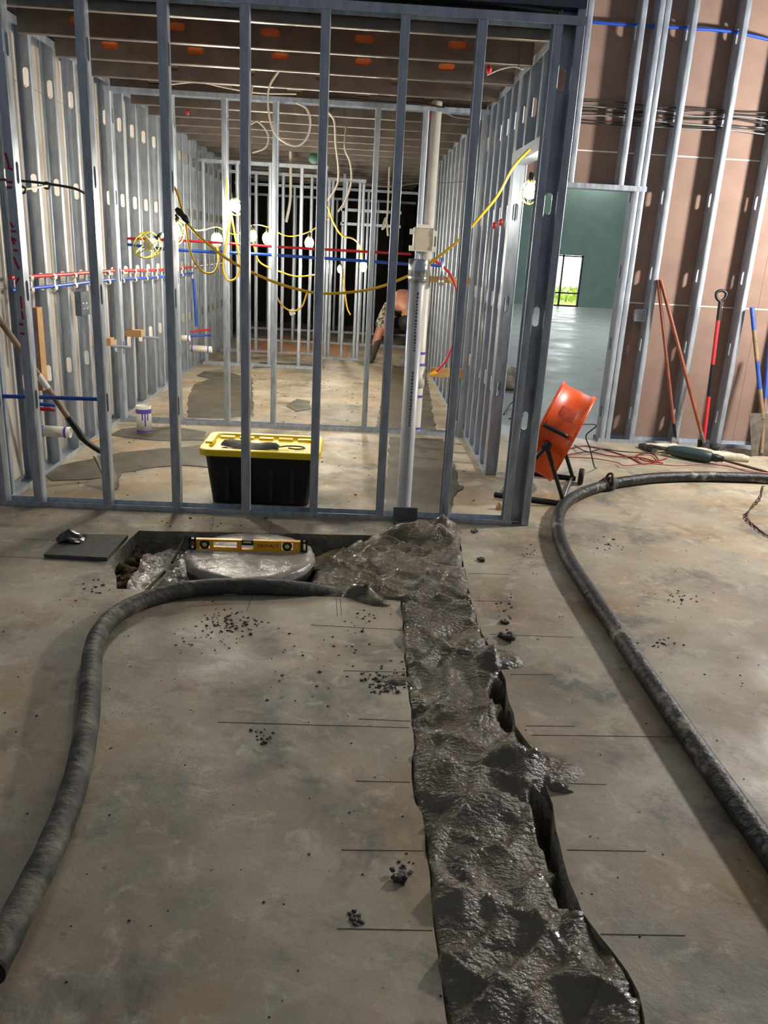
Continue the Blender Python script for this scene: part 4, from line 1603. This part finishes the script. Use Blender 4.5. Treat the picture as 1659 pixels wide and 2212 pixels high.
stub('white drain stub with purple rings sticking out of the left wall', Vector(py(85, 930, 5.22)), (1, .03, -.03), .20, .036)
A = px(410, 752, -2.04)
stub('white drain stub low on the left wall of the second room', A, (1, .02, -.02), .27, .04)
A = px(388, 730, -2.04)
stub('short white drain stub higher on the second room left wall', A, (1, .05, 0), .12, .035)
A = fl(312, 936)
t = stub('white pipe stub with purple primer drips standing in the floor', A, (0, 0, 1), .235, .062)
b = MB()
for k in range(3):
    a = -1.5 + k * .35
    b.add([(A.x + .0632 * math.cos(a + da), A.y + .0632 * math.sin(a + da), z_) for z_ in (.19, .19 - .07 - .05 * (k % 2)) for da in (-.09, .09)], [(0, 1, 3, 2)])
b.build('primer_drip', 'purple', t)['kind'] = 'stuff'
b = MB()
b.lathe([(.0635, .175), (.0640, .178), (.0640, .208), (.0635, .211)], A, n=22)
b.build('primer_ring', 'purple', t)

# odds and ends on the left wall
A = px(180, 655, -2.0)
b = MB()
b.box((-2.03, A.y - .09, A.z - .085), (-1.985, A.y + .09, A.z + .085))
t = thing('junction_box', 'flat steel plate with punched rings mounted on the left wall', 'junction box', (-2.0, A.y, A.z - .085))
b.build('body', 'galv_dark', t)
for k in (-.035, .035):
    b = MB()
    b.lathe([(.018, 0), (.022, .003), (.026, 0)], (-1.985, A.y + k, A.z - .02), (1, 0, 0), 14)
    b.build('knockout', 'chrome', t)
for (x, y, X, lab) in ((237, 738, -1.99, 'tan wood block with a grey rod on the left wall by the corner'), (303, 720, -1.99, 'tan wood block with a short pipe on the second left wall stud')):
    A = px(x, y, X)
    t = thing('backing_block', lab, 'wood block', A)
    b = MB()
    b.box((-2.16, A.y - .05, A.z - .03), (-1.97, A.y + .06, A.z + .03))
    b.build('block', 'tan', t)
    b = MB()
    b.tube([A + Vector((.02, 0, -.035)), A + Vector((.16, .03, -.04))], .012, 8)
    b.build('rod', 'galv', t)
A = py(448, 600, 8.9)
YS = px(420, 715, -2.025).y
line_thing('water_pipe', 'blue_pex', [py(418, 602, YS), py(421, 650, YS), py(425, 705, YS)], .018, 'upright blue water pipe on the second room left wall', 'pipe', sm=3)
for dx, dy, mm, lab in ((0, 0, 'red_pex', 'red pipe stub crossing the second room left wall'), (0, 9, 'blue_pex', 'blue pipe stub below the red one in the second room')):
    line_thing('pipe_stub', mm, [px(412, 716 + dy, -2.06), py(438, 714 + dy + (2 if dy else -1), YS), py(456, 712 + dy * 1.3, YS)], .012, lab, 'pipe', sm=2)

# shovel leaning along the left wall
sa, sb = Vector((-2.15, FY + .16, 1.08)), Vector((-1.62, 5.05, .12))
pA = py(-30, 650, 4.86)
pB = py(150, 905, 5.12)
pC = py(216, 974, 5.22)
t = thing('long_shovel', 'worn wooden-handled shovel with a black neck propped behind the first studs', 'shovel', (pC.x, pC.y, 0))
for p0, p1, m_, nm in ((pA, pA.lerp(pB, .60), 'handle', 'handle'), (pA.lerp(pB, .60), pA.lerp(pB, .72), 'board_white', 'white_sleeve'), (pA.lerp(pB, .72), pB, 'handle', 'handle')):
    b = MB()
    b.tube([p0, p1], .0185, 12)
    b.build(nm, m_, t)
b = MB()
q1 = py(182, 950, 5.17)
b.tube(catmull([pB - (pB - pA).normalized() * .02, pB.lerp(q1, .5), q1, pC, pC + Vector((.06, .02, -.03))], 5), [.022] * 10 + [.019] * 6 + [.015] * 5, 12)
b.build('neck', 'black', t)
b = MB()
bt_ = fl(253, 1060) + Vector((0, 0, .01))
ax_ = (bt_ - pC).normalized()
shovel_blade(b, pC + Vector((.0, .0, -.01)), (bt_ - pC).length, .085, ax_, Vector((.1, 1, .1)), Vector((-.9, .1, -.3)))
b.build('blade', 'blade', t)

# hanging fixture box in the middle wall
b = MB()
c = py(677, 343, 9.6)
b.lathe([(0, 0), (.05, 0), (.055, .02), (.055, .05), (0, .05)], c, (0, -1, 0), 16)
tag(b.build('ceiling_box', 'green_box'), 'round green junction box hanging under the joists', 'junction box')

# ================================================================== CABLES AND CORDS
CAB = [([(0, 388, 4.9), (60, 392, 4.9), (110, 398, 4.9), (160, 407, 4.9), (188, 420, 4.95)], .008, 'dark_cable', 'dark cable running behind the marked stud on the left'),
       ([(44, 410, px(44, 410, -2.04).y), (75, 406, px(75, 406, -2.02).y), (101, 401, px(101, 401, -2.04).y)], .006, 'white_cable', 'thin white cable looped between the left wall studs'),
       ([(610, 108, 6.1), (592, 145, 6.1), (581, 190, 6.1), (580, 240, 6.1), (592, 285, 6.1), (620, 310, 6.1), (645, 314, 6.1), (664, 295, 6.1), (670, 262, 6.1), (662, 235, 6.1), (640, 221, 6.1)], .0075, 'white_cable', 'pale cable hanging in a big loop below the joists'),
       ([(538, 262, 6.4), (556, 262, 6.4), (574, 280, 6.4), (580, 300, 6.4), (572, 320, 6.4), (545, 330, 6.4)], .007, 'white_cable', 'short pale cable loop beside a front stud'),
       ([(708, 242, 7.6), (722, 262, 7.6), (725, 310, 7.6), (731, 365, 7.6), (728, 400, 7.6), (708, 435, 7.6)], .010, 'white_cable', 'thick tan cable dangling from the second room ceiling'),
       ([(745, 320, 8.2), (756, 350, 8.2), (759, 390, 8.2), (748, 430, 8.2), (730, 458, 8.2)], .009, 'white_cable', 'second tan cable dangling beside the thick one'),
       ([(628, 405, 11), (626, 440, 11), (618, 480, 11)], .02, 'white_cable', 'bundle of loose white wires hanging in the back room'),
       ([(690, 385, 7.8), (760, 392, 7.8), (800, 400, 7.8), (850, 403, 7.8), (900, 396, 7.8), (960, 395, 7.8), (1005, 392, 7.8)], .004, 'grey_cable', 'thin wire strung across the second room'),
       ([(370, 182, 7.0), (430, 178, 7.0), (490, 190, 7.0), (560, 201, 7.0), (640, 203, 7.0)], .006, 'white_cable', 'white cable along the top of the middle wall'),
       ([(690, 212, 7.0), (760, 214, 7.0), (820, 220, 7.0), (900, 224, 7.0), (960, 232, 7.0)], .007, 'dark_cable', 'dark cable along the top of the middle wall'),
       ([(946, 240, 7.3), (980, 252, 7.3), (1020, 258, 7.3)], .005, 'grey_cable', 'grey wire sagging behind the vent pipe top'),
       ([(836, 470, 12), (826, 495, 12), (834, 470, 12.05), (838, 510, 12.05)], .015, 'white_cable', 'frayed white wires hanging in the far doorway'),
       ([(1062, 490, 5.95), (1056, 540, 5.95), (1050, 600, 5.9), (1048, 650, 5.9), (1042, 690, 5.9), (1040, 740, 5.9), (1035, 800, 5.85)], .007, 'grey_cable', 'grey flexible cable running down the right wall studs'),
       ([(1052, 162, 5.4), (1080, 150, 5.4), (1110, 144, 5.4), (1130, 150, 5.3)], .005, 'white_cable', 'white wire from a red cap under the joists')]
for pts, r, mm, lab in CAB:
    Q = [py(*q) if 'right wall studs' not in lab else px(q[0], q[1], .995) for q in pts]
    if any(w in lab for w in ('hanging', 'dangling', 'loop beside', 'sagging', 'frayed')):
        yj = 4.75 + .61 * round((Q[0].y - 4.75) / .61) + .02
        Q = [Vector((Q[0].x, yj, 2.67))] + [q for q in Q if q.z < 2.66]
    line_thing('cable', mm, Q, r, lab, 'cable', n=6)
for (x, y, Y) in ((48, 410, 5.0), (101, 401, 5.05)):
    c = px(x, y, -2.045)
    b = MB()
    b.lathe([(.012, -.008), (.024, -.008), (.026, 0), (.024, .008), (.012, .008), (.012, -.008)], c, (.3, -1, 0), 16)
    tag(b.build('grommet', 'black'), 'black rubber grommet on a left wall stud', 'grommet', 'grommets on the left wall')
for (x, y, Y, lab) in ((1068, 487, 5.98, 'small red cable clamp on the right wall studs'), (1082, 480, 5.95, 'large red cable clamp on the right wall studs'), (1056, 150, 5.38, 'red wire cap under the ceiling joists by the right wall'),
                       (928, 252, 7.2, 'red wire cap beside the top of the vent pipe'), (405, 242, 7.83, 'red wire cap on a joist near the left wall')):
    c = px(x, y, 1.0) if 'right wall studs' in lab else py(x, y, Y)
    b = MB()
    b.blob(c, .022, (.8, .8, 1.1), .12, 8, 6)
    tag(b.build('cable_clamp', 'red_pex'), lab, 'clamp')

# bundle and blue pipe through the studs of the brown wall
YW = BY + .08
rng = random.Random(11)
for i in range(9):
    z0 = 2.63 + .018 * i
    pts = []
    x = 1.70
    while x < 4.8:
        pts.append((x, YW + rng.uniform(-.02, .02), z0 + rng.uniform(-.022, .022)))
        x += .34
    b = MB()
    b.tube(catmull(pts, 5), .0055, 6)
    tag(b.build('wire', ['grey_cable', 'dark_cable', 'dark_cable'][i % 3]), ['pale grey', 'dark', 'dark'][i % 3] + ' cable in the bundle strung through the tall brown wall studs', 'cable', ['pale', 'dark', 'dark'][i % 3] + ' cables through the brown wall studs')
line_thing('water_pipe', 'blue_pex', [py(1262, 46, YW), py(1360, 54, YW), py(1470, 60, YW), py(1560, 66, YW), py(1620, 76, YW), py(1680, 92, YW), py(1740, 118, YW), Vector((4.4, YW, 3.02)), Vector((5.1, YW, 2.9))], .013, 'blue water pipe high across the brown board wall', 'pipe')
A = py(1381, 681, BY + .02)
t = thing('outlet_box', 'small steel electrical box fixed to a stud of the brown wall', 'electrical box', (A.x, A.y, A.z - .05))
b = MB()
b.box((A.x - .05, BY, A.z - .05), (A.x + .05, BY + .05, A.z - .046)).box((A.x - .05, BY, A.z + .046), (A.x + .05, BY + .05, A.z + .05)).box((A.x - .05, BY, A.z - .05), (A.x - .046, BY + .05, A.z + .05)).box((A.x + .046, BY, A.z - .05), (A.x + .05, BY + .05, A.z + .05)).box((A.x - .05, BY + .046, A.z - .05), (A.x + .05, BY + .05, A.z + .05))
b.build('body', 'chrome', t)

# red marks on the first stud
mk = []
for x, y0, y1, dx in ((14, 330, 362, 9), (18, 362, 366, 14), (14, 376, 392, -3), (16, 392, 394, 14), (17, 404, 405, 12), (17, 404, 420, -2), (18, 444, 446, 3), (22, 478, 492, 10), (24, 499, 500, 14), (26, 512, 528, 8), (30, 515, 520, 8),
                      (32, 540, 542, 8), (32, 555, 582, 12), (44, 600, 612, -8), (36, 612, 632, -4), (26, 625, 634, 4), (48, 640, 668, 3), (50, 672, 690, 3), (44, 700, 701, 10), (46, 720, 721, 10)):
    mk.append(((x - 3, y0), (x - 3 + dx, y1)))
b = MB()
for (xa, ya), (xb, yb) in mk:
    A, B_ = py(xa, ya, FY - .0012), py(xb, yb, FY - .0012)
    b.tube([A, A.lerp(B_, .5), B_], .0062, 5)
b.v = [Vector((min(max(p.x, -1.874), -1.834), FY - .0008 - min(.001, abs(p.y - FY) * .1), p.z)) for p in b.v]
b.build('red_marker_strokes', 'red_ink', WF)['kind'] = 'stuff'

# bits on the floor
c = fl(1079, 1100)
b = MB()
b.lathe([(0, .0), (.024, .0), (.026, .02), (.018, .03), (.018, .045), (0, .05)], c, n=12)
tag(b.build('brass_cap', 'tan'), 'small brown cap standing on the floor beside the corner post', 'cap')
b = MB()
b.tube([fl(172, 937, .10), fl(196, 931, .10), fl(214, 926, .08)], .012, 6)
b.v = [Vector((p.x, p.y, p.z - .085)) for p in b.v]
tag(b.build('wood_stick', 'tan'), 'short tan stick lying on the floor behind the shovel neck', 'stick')
c = fl(1114, 838)
b = MB()
for k in range(8):
    b.blob(c + Vector((random.uniform(-.2, .2), random.uniform(-.15, .15), random.uniform(.06, .18))), random.uniform(.10, .17), (1.3, 1, .8), .25, 8, 6)
b.v = [Vector((p.x, p.y, max(.002, p.z))) for p in b.v]
tag(b.build('refuse_bag', 'sack'), 'pale refuse bag on the hall floor behind the right wall', 'bag')
line_thing('power_cord', 'dark_cable', [fl(1088, 896) + Vector((0, 0, .01)), fl(1104, 880) + Vector((0, 0, .05)), fl(1118, 888) + Vector((0, 0, .06)), fl(1128, 900) + Vector((0, 0, .01)), fl(1100, 906) + Vector((0, 0, .01))], .008, 'black cord looped on the floor seen through the side doorway', 'cord')

# ================================================================== STRING LIGHTS
def lamp(p, lab, lit=True, cage=.055, hang=None, tilt=(0, 0, -1), watt=1.0):
    p = Vector(p)
    d = Vector(tilt).normalized()
    t = thing('cage_lamp', lab, 'lamp', p, 'string lamps along the rooms')
    b = MB()
    b.lathe([(.010, -.085), (.017, -.08), (.019, -.03), (.017, -.025), (0, -.025)], p, d, 12)
    b.build('socket', 'black', t)
    b = MB()
    k = cage / .055
    b.lathe([(.012, -.03), (.020, -.018), (.035, .010), (.038, .028), (.032, .050), (.018, .062), (0, .066)], p, d, 16)
    b.build('bulb', ('bulb_strong' if watt > 1 else 'bulb_weak' if watt < .9 else 'bulb') if lit else 'window_w', t)
    a = Vector((0, 0, 1)) if abs(d.z) < .9 else Vector((1, 0, 0))
    u = d.cross(a).normalized()
    w = d.cross(u)
    for s in range(6):
        an = math.pi * s / 3
        e = u * math.cos(an) + w * math.sin(an)
        b = MB()
        b.tube(catmull([p - d * .04 + e * .018, p - d * .01 * k + e * .045 * k, p + d * .03 * k + e * .052 * k, p + d * .07 * k + e * .036 * k, p + d * .088 * k + e * .004], 4), .0028 * k ** .5, 5)
        b.build('cage_wire', 'yellow_cage', t)
    b = MB()
    b.tube([p + d * .02 * k + (u * math.cos(q * math.pi / 8) + w * math.sin(q * math.pi / 8)) * .053 * k for q in range(17)], .0028 * k ** .5, 5)
    b.build('cage_hoop', 'yellow_cage', t)
    return t


lamp(py(330, 522, 5.42), 'unlit lamp in a wide yellow wire cage beside the marked left studs', False, .085, tilt=(-.6, -.35, -.5))
lamp(py(378, 492, 5.5), 'lit caged bulb just below the black cord connector', True, .07, tilt=(-.1, -.3, -1))
lamp(py(508, 440, 7.0), 'lit bulb hanging highest on the yellow cord near a middle wall stud', True, .06, tilt=(.2, -.2, -1), watt=1.3)
lamp(py(468, 512, 7.9), 'lit bulb in front of the second room left wall', True, .055)
lamp(py(545, 505, 8.7), 'lit bulb half hidden behind a front stud in the second room', True, .05)
lamp(py(577, 510, 9.0), 'lit bulb between two middle wall studs over the red pipe', True, .055)
lamp(py(668, 520, 9.2), 'lit bulb right over the red pipe beside the wide front stud', True, .055)
lamp(py(785, 572, 9.9), 'lit bulb hanging on the short yellow drop before the far doorway', True, .05, watt=1.3)
lamp(py(735, 578, 12.6), 'small lit bulb far back beside the green box', True, .05)
lamp(py(1146, 405, 5.12), 'lit bulb hanging in the side doorway beside the corner post', True, .06, tilt=(0, 0, -1), watt=.5)

SER = [(378, 470, 5.5), (425, 498, 6.6), (468, 490, 7.9), (508, 506, 8.3), (545, 486, 8.7), (577, 490, 9.0), (622, 510, 9.1), (668, 500, 9.2), (710, 470, 9.5)]
CORDS = [(SER, .006, 'yellow cord linking the lit bulbs from the connector into the second room'), ([(371, 398, 5.3), (382, 415, 5.3), (392, 448, 5.3), (396, 470, 5.3), (428, 508, 5.3), (480, 552, 5.3), (535, 584, 5.3), (600, 612, 5.3), (660, 629, 5.3), (700, 634, 5.3), (760, 631, 5.3), (820, 620, 5.3), (890, 592, 5.3), (945, 556, 5.28), (995, 515, 5.26), (1032, 474, 5.25), (1075, 422, 5.24), (1108, 362, 5.23), (1144, 322, 5.22)], .0085, 'main yellow cord swagged across the first room'),
         ([(400, 474, 5.3), (408, 530, 5.35), (420, 565, 5.4), (440, 588, 5.4), (462, 588, 5.4), (472, 565, 5.4), (470, 530, 5.6)], .007, 'yellow cord loop sagging below the black connector'),
         ([(489, 385, 7.045), (491, 430, 7.045), (496, 480, 7.045), (486, 540, 7.045), (482, 580, 7.045), (492, 605, 7.045), (510, 600, 7.045), (518, 570, 7.045), (506, 500, 7.045), (497, 450, 7.045)], .008, 'long yellow cord loop hanging under the highest bulb'),
         ([(594, 600, 7.14), (598, 640, 7.16), (612, 662, 7.16), (632, 672, 7.16), (652, 662, 7.16), (664, 630, 7.16)], .007, 'yellow cord loop with a white tag in the second room'),
         ([(708, 446, 9.5), (720, 480, 9.5), (738, 508, 9.5), (762, 515, 9.6), (776, 530, 9.8), (782, 560, 9.9)], .010, 'yellow cord dropping to the bulb before the far doorway'),
         ([(733, 560, 12.55), (738, 575, 12), (742, 600, 11), (745, 630, 11), (750, 665, 11), (757, 680, 11)], .010, 'yellow cord tail hanging in the far doorway'),
         ([(546, 520, 8.7), (560, 565, 8.8), (600, 585, 8.8), (640, 597, 8.8), (680, 594, 8.8)], .008, 'faint yellow cord behind the blue pipe')]
for pts, r, lab in CORDS:
    line_thing('power_cord', 'yellow_cord', [py(*q) for q in pts], r, lab, 'cord', n=8)
b = MB()
A, B_ = py(380, 450, 5.29), py(408, 482, 5.29)
b.tube([A.lerp(B_, k / 8) for k in range(9)], [.012, .018, .022, .022, .017, .022, .022, .017, .010], 10)
tag(b.build('cord_connector', 'black'), 'black plug connector joining the yellow cords', 'connector')
b = MB()
c = py(631, 674, 7.16)
b.obox(c, (.024, 0, .008), (0, .002, 0), (-.008, 0, .024))
tag(b.build('paper_tag', 'pvc'), 'white tag hanging on the yellow cord loop', 'tag')

# globe work light on a tripod, outside the picture at the right
t = thing('work_light', 'white globe work light on a black tripod near the tall brown wall', 'work light', (WORK_POS.x, WORK_POS.y, 0))
b = MB()
b.lathe([(0.02, -.15), (.08, -.125), (.125, -.08), (.15, 0), (.125, .08), (.08, .125), (0, .15)], WORK_POS, n=24)
b.build('globe', 'balloon', t)
b = MB()
b.tube([(WORK_POS.x, WORK_POS.y, .35), (WORK_POS.x, WORK_POS.y, WORK_POS.z - .14)], .018, 10)
b.build('mast', 'black', t)
for k in range(3):
    a = k * 2.094 + .4
    b = MB()
    b.tube([(WORK_POS.x, WORK_POS.y, .9), (WORK_POS.x + .5 * math.cos(a), WORK_POS.y + .5 * math.sin(a), .014)], .014, 8)
    b.build('leg', 'black', t)


# ================================================================== PERSON
def skin_mesh(name, verts, edges, radii, root, material, parent, sub=2):
    me = bpy.data.meshes.new(name)
    off = WLOC[parent.name]
    me.from_pydata([tuple(Vector(v) - off) for v in verts], edges, [])
    o = bpy.data.objects.new(name, me)
    COL.objects.link(o)
    o.modifiers.new('skin', 'SKIN')
    bm = bmesh.new()
    bm.from_mesh(me)
    lay = bm.verts.layers.skin.verify()
    bm.verts.ensure_lookup_table()
    for v, r in zip(bm.verts, radii):
        v[lay].radius = (r, r) if not isinstance(r, tuple) else r
        v[lay].use_root = False
    bm.verts[root][lay].use_root = True
    bm.to_mesh(me)
    bm.free()
    s = o.modifiers.new('sub', 'SUBSURF')
    s.levels = sub
    s.render_levels = sub
    dg = bpy.context.evaluated_depsgraph_get()
    m2 = bpy.data.meshes.new_from_object(o.evaluated_get(dg))
    bpy.data.objects.remove(o, do_unlink=True)
    m2.name = name
    m2.polygons.foreach_set('use_smooth', [True] * len(m2.polygons))
    m2.materials.clear()
    m2.materials.append(M[material])
    o = bpy.data.objects.new(name, m2)
    COL.objects.link(o)
    o.parent = parent
    WLOC[o.name] = off
    return o


per = thing('person', 'person without a shirt bending to the floor, black cap and camouflage shorts', 'person', (.55, 11.6, 0))
V = []
E_ = []
RD = []


def J(p, r, parent=None):
    V.append(Vector(p))
    RD.append(r)
    if parent is not None:
        E_.append((parent, len(V) - 1))
    return len(V) - 1


pel = J((.60, 11.98, .84), .135)
wai = J((.62, 11.82, .90), .135, pel)
che = J((.655, 11.60, .92), .16, wai)
nb = J((.675, 11.44, .86), .10, che)
nk = J((.685, 11.37, .78), .058, nb)
hd1 = J((.69, 11.32, .70), .085, nk)
hd2 = J((.695, 11.29, .60), .088, hd1)
hd3 = J((.70, 11.30, .54), .06, hd2)
for sx, el, wr, hand, fing in ((-1, (.43, 11.36, .52), (.43, 11.24, .22), (.425, 11.20, .13), (-1,)), (1, (.93, 11.38, .52), (.83, 11.20, .36), (.76, 11.16, .28), (1,))):
    sh = J((.66 + sx * .20, 11.48, .84), .075, nb)
    e1 = J(el, .047, sh)
    w1 = J(wr, .03, e1)
    h1 = J(hand, .038, w1)
    dv = (Vector(hand) - Vector(wr)).normalized()
    for k in range(4):
        off = Vector((-.028 + .018 * k, .006 * k, 0))
        f1 = J(Vector(hand) + dv * .045 + off, .010, h1)
        f2 = J(Vector(hand) + dv * (.075 + .008 * (k in (1, 2))) + off + Vector((0, .012, 0)), .008, f1)
    th = J(Vector(hand) + dv * .01 + Vector((.045 * -sx, -.01, 0)), .010, h1)
    J(Vector(hand) + dv * .045 + Vector((.058 * -sx, -.012, 0)), .008, th)
for foot, kn, hp in (((.235, 11.73, .08), (.345, 11.78, .45), (.50, 11.97, .80)), ((.93, 11.85, .08), (.86, 11.80, .46), (.72, 11.97, .80))):
    h = J(hp, .10, pel)
    k1 = J(kn, .065, h)
    k2 = J(Vector(kn).lerp(Vector(foot), .4), .062, k1)
    a1 = J(foot, .042, k2)
    J(Vector(foot) + Vector((0, -.11, -.045)), .035, a1)
skin_mesh('body', V, E_, RD, 0, 'skin', per)
sv = [(.60, 11.98, .84), (.615, 11.86, .89), (.50, 11.97, .79), (.39, 11.86, .58), (.345, 11.78, .44), (.72, 11.97, .79), (.82, 11.86, .58), (.86, 11.80, .45)]
skin_mesh('shorts', sv, [(0, 1), (0, 2), (2, 3), (3, 4), (0, 5), (5, 6), (6, 7)], [.155, .150, .125, .105, .105, .125, .105, .105], 0, 'camo', per)
for foot in ((.235, 11.73, .08), (.93, 11.85, .08)):
    f_ = Vector(foot)
    kn_ = Vector((.345, 11.78, .40)) if foot[0] < .5 else Vector((.86, 11.80, .41))
    skin_mesh('boot', [kn_.lerp(f_, .12), f_ + Vector((0, .01, -.01)), f_ + Vector((0, -.10, -.035)), f_ + Vector((0, -.17, -.04)), f_ + Vector((0, .05, -.035))], [(0, 1), (1, 2), (2, 3), (1, 4)], [.078, .056, .048, .040, .042], 1, 'boot', per)
# cap over the crown, which points at the camera and down
hc = Vector((.694, 11.30, .62))
ca = Vector((.02, -.62, -.78)).normalized()
b = MB()
b.lathe([(.112, -.045), (.114, -.01), (.108, .03), (.088, .07), (.05, .098), (.012, .106), (0, .106)], hc, ca, 24)
cp = b.build('cap', 'cap', per)
b = MB()
fwd_ = Vector((0, .75, -.62)).normalized()
sd_ = Vector((1, 0, 0))
bc = hc + ca * .0
vs = []
for k in range(9):
    a = math.pi * k / 8
    vs += [bc + sd_ * (.105 * math.cos(a)) + fwd_ * (.06 + .05 * math.sin(a)), bc + sd_ * (.10 * math.cos(a)) + fwd_ * (.08 + .11 * math.sin(a)) + ca * .01]
b.add(vs, [(2 * k, 2 * k + 1, 2 * k + 3, 2 * k + 2) for k in range(8)])
b.build('cap_brim', 'cap', cp)
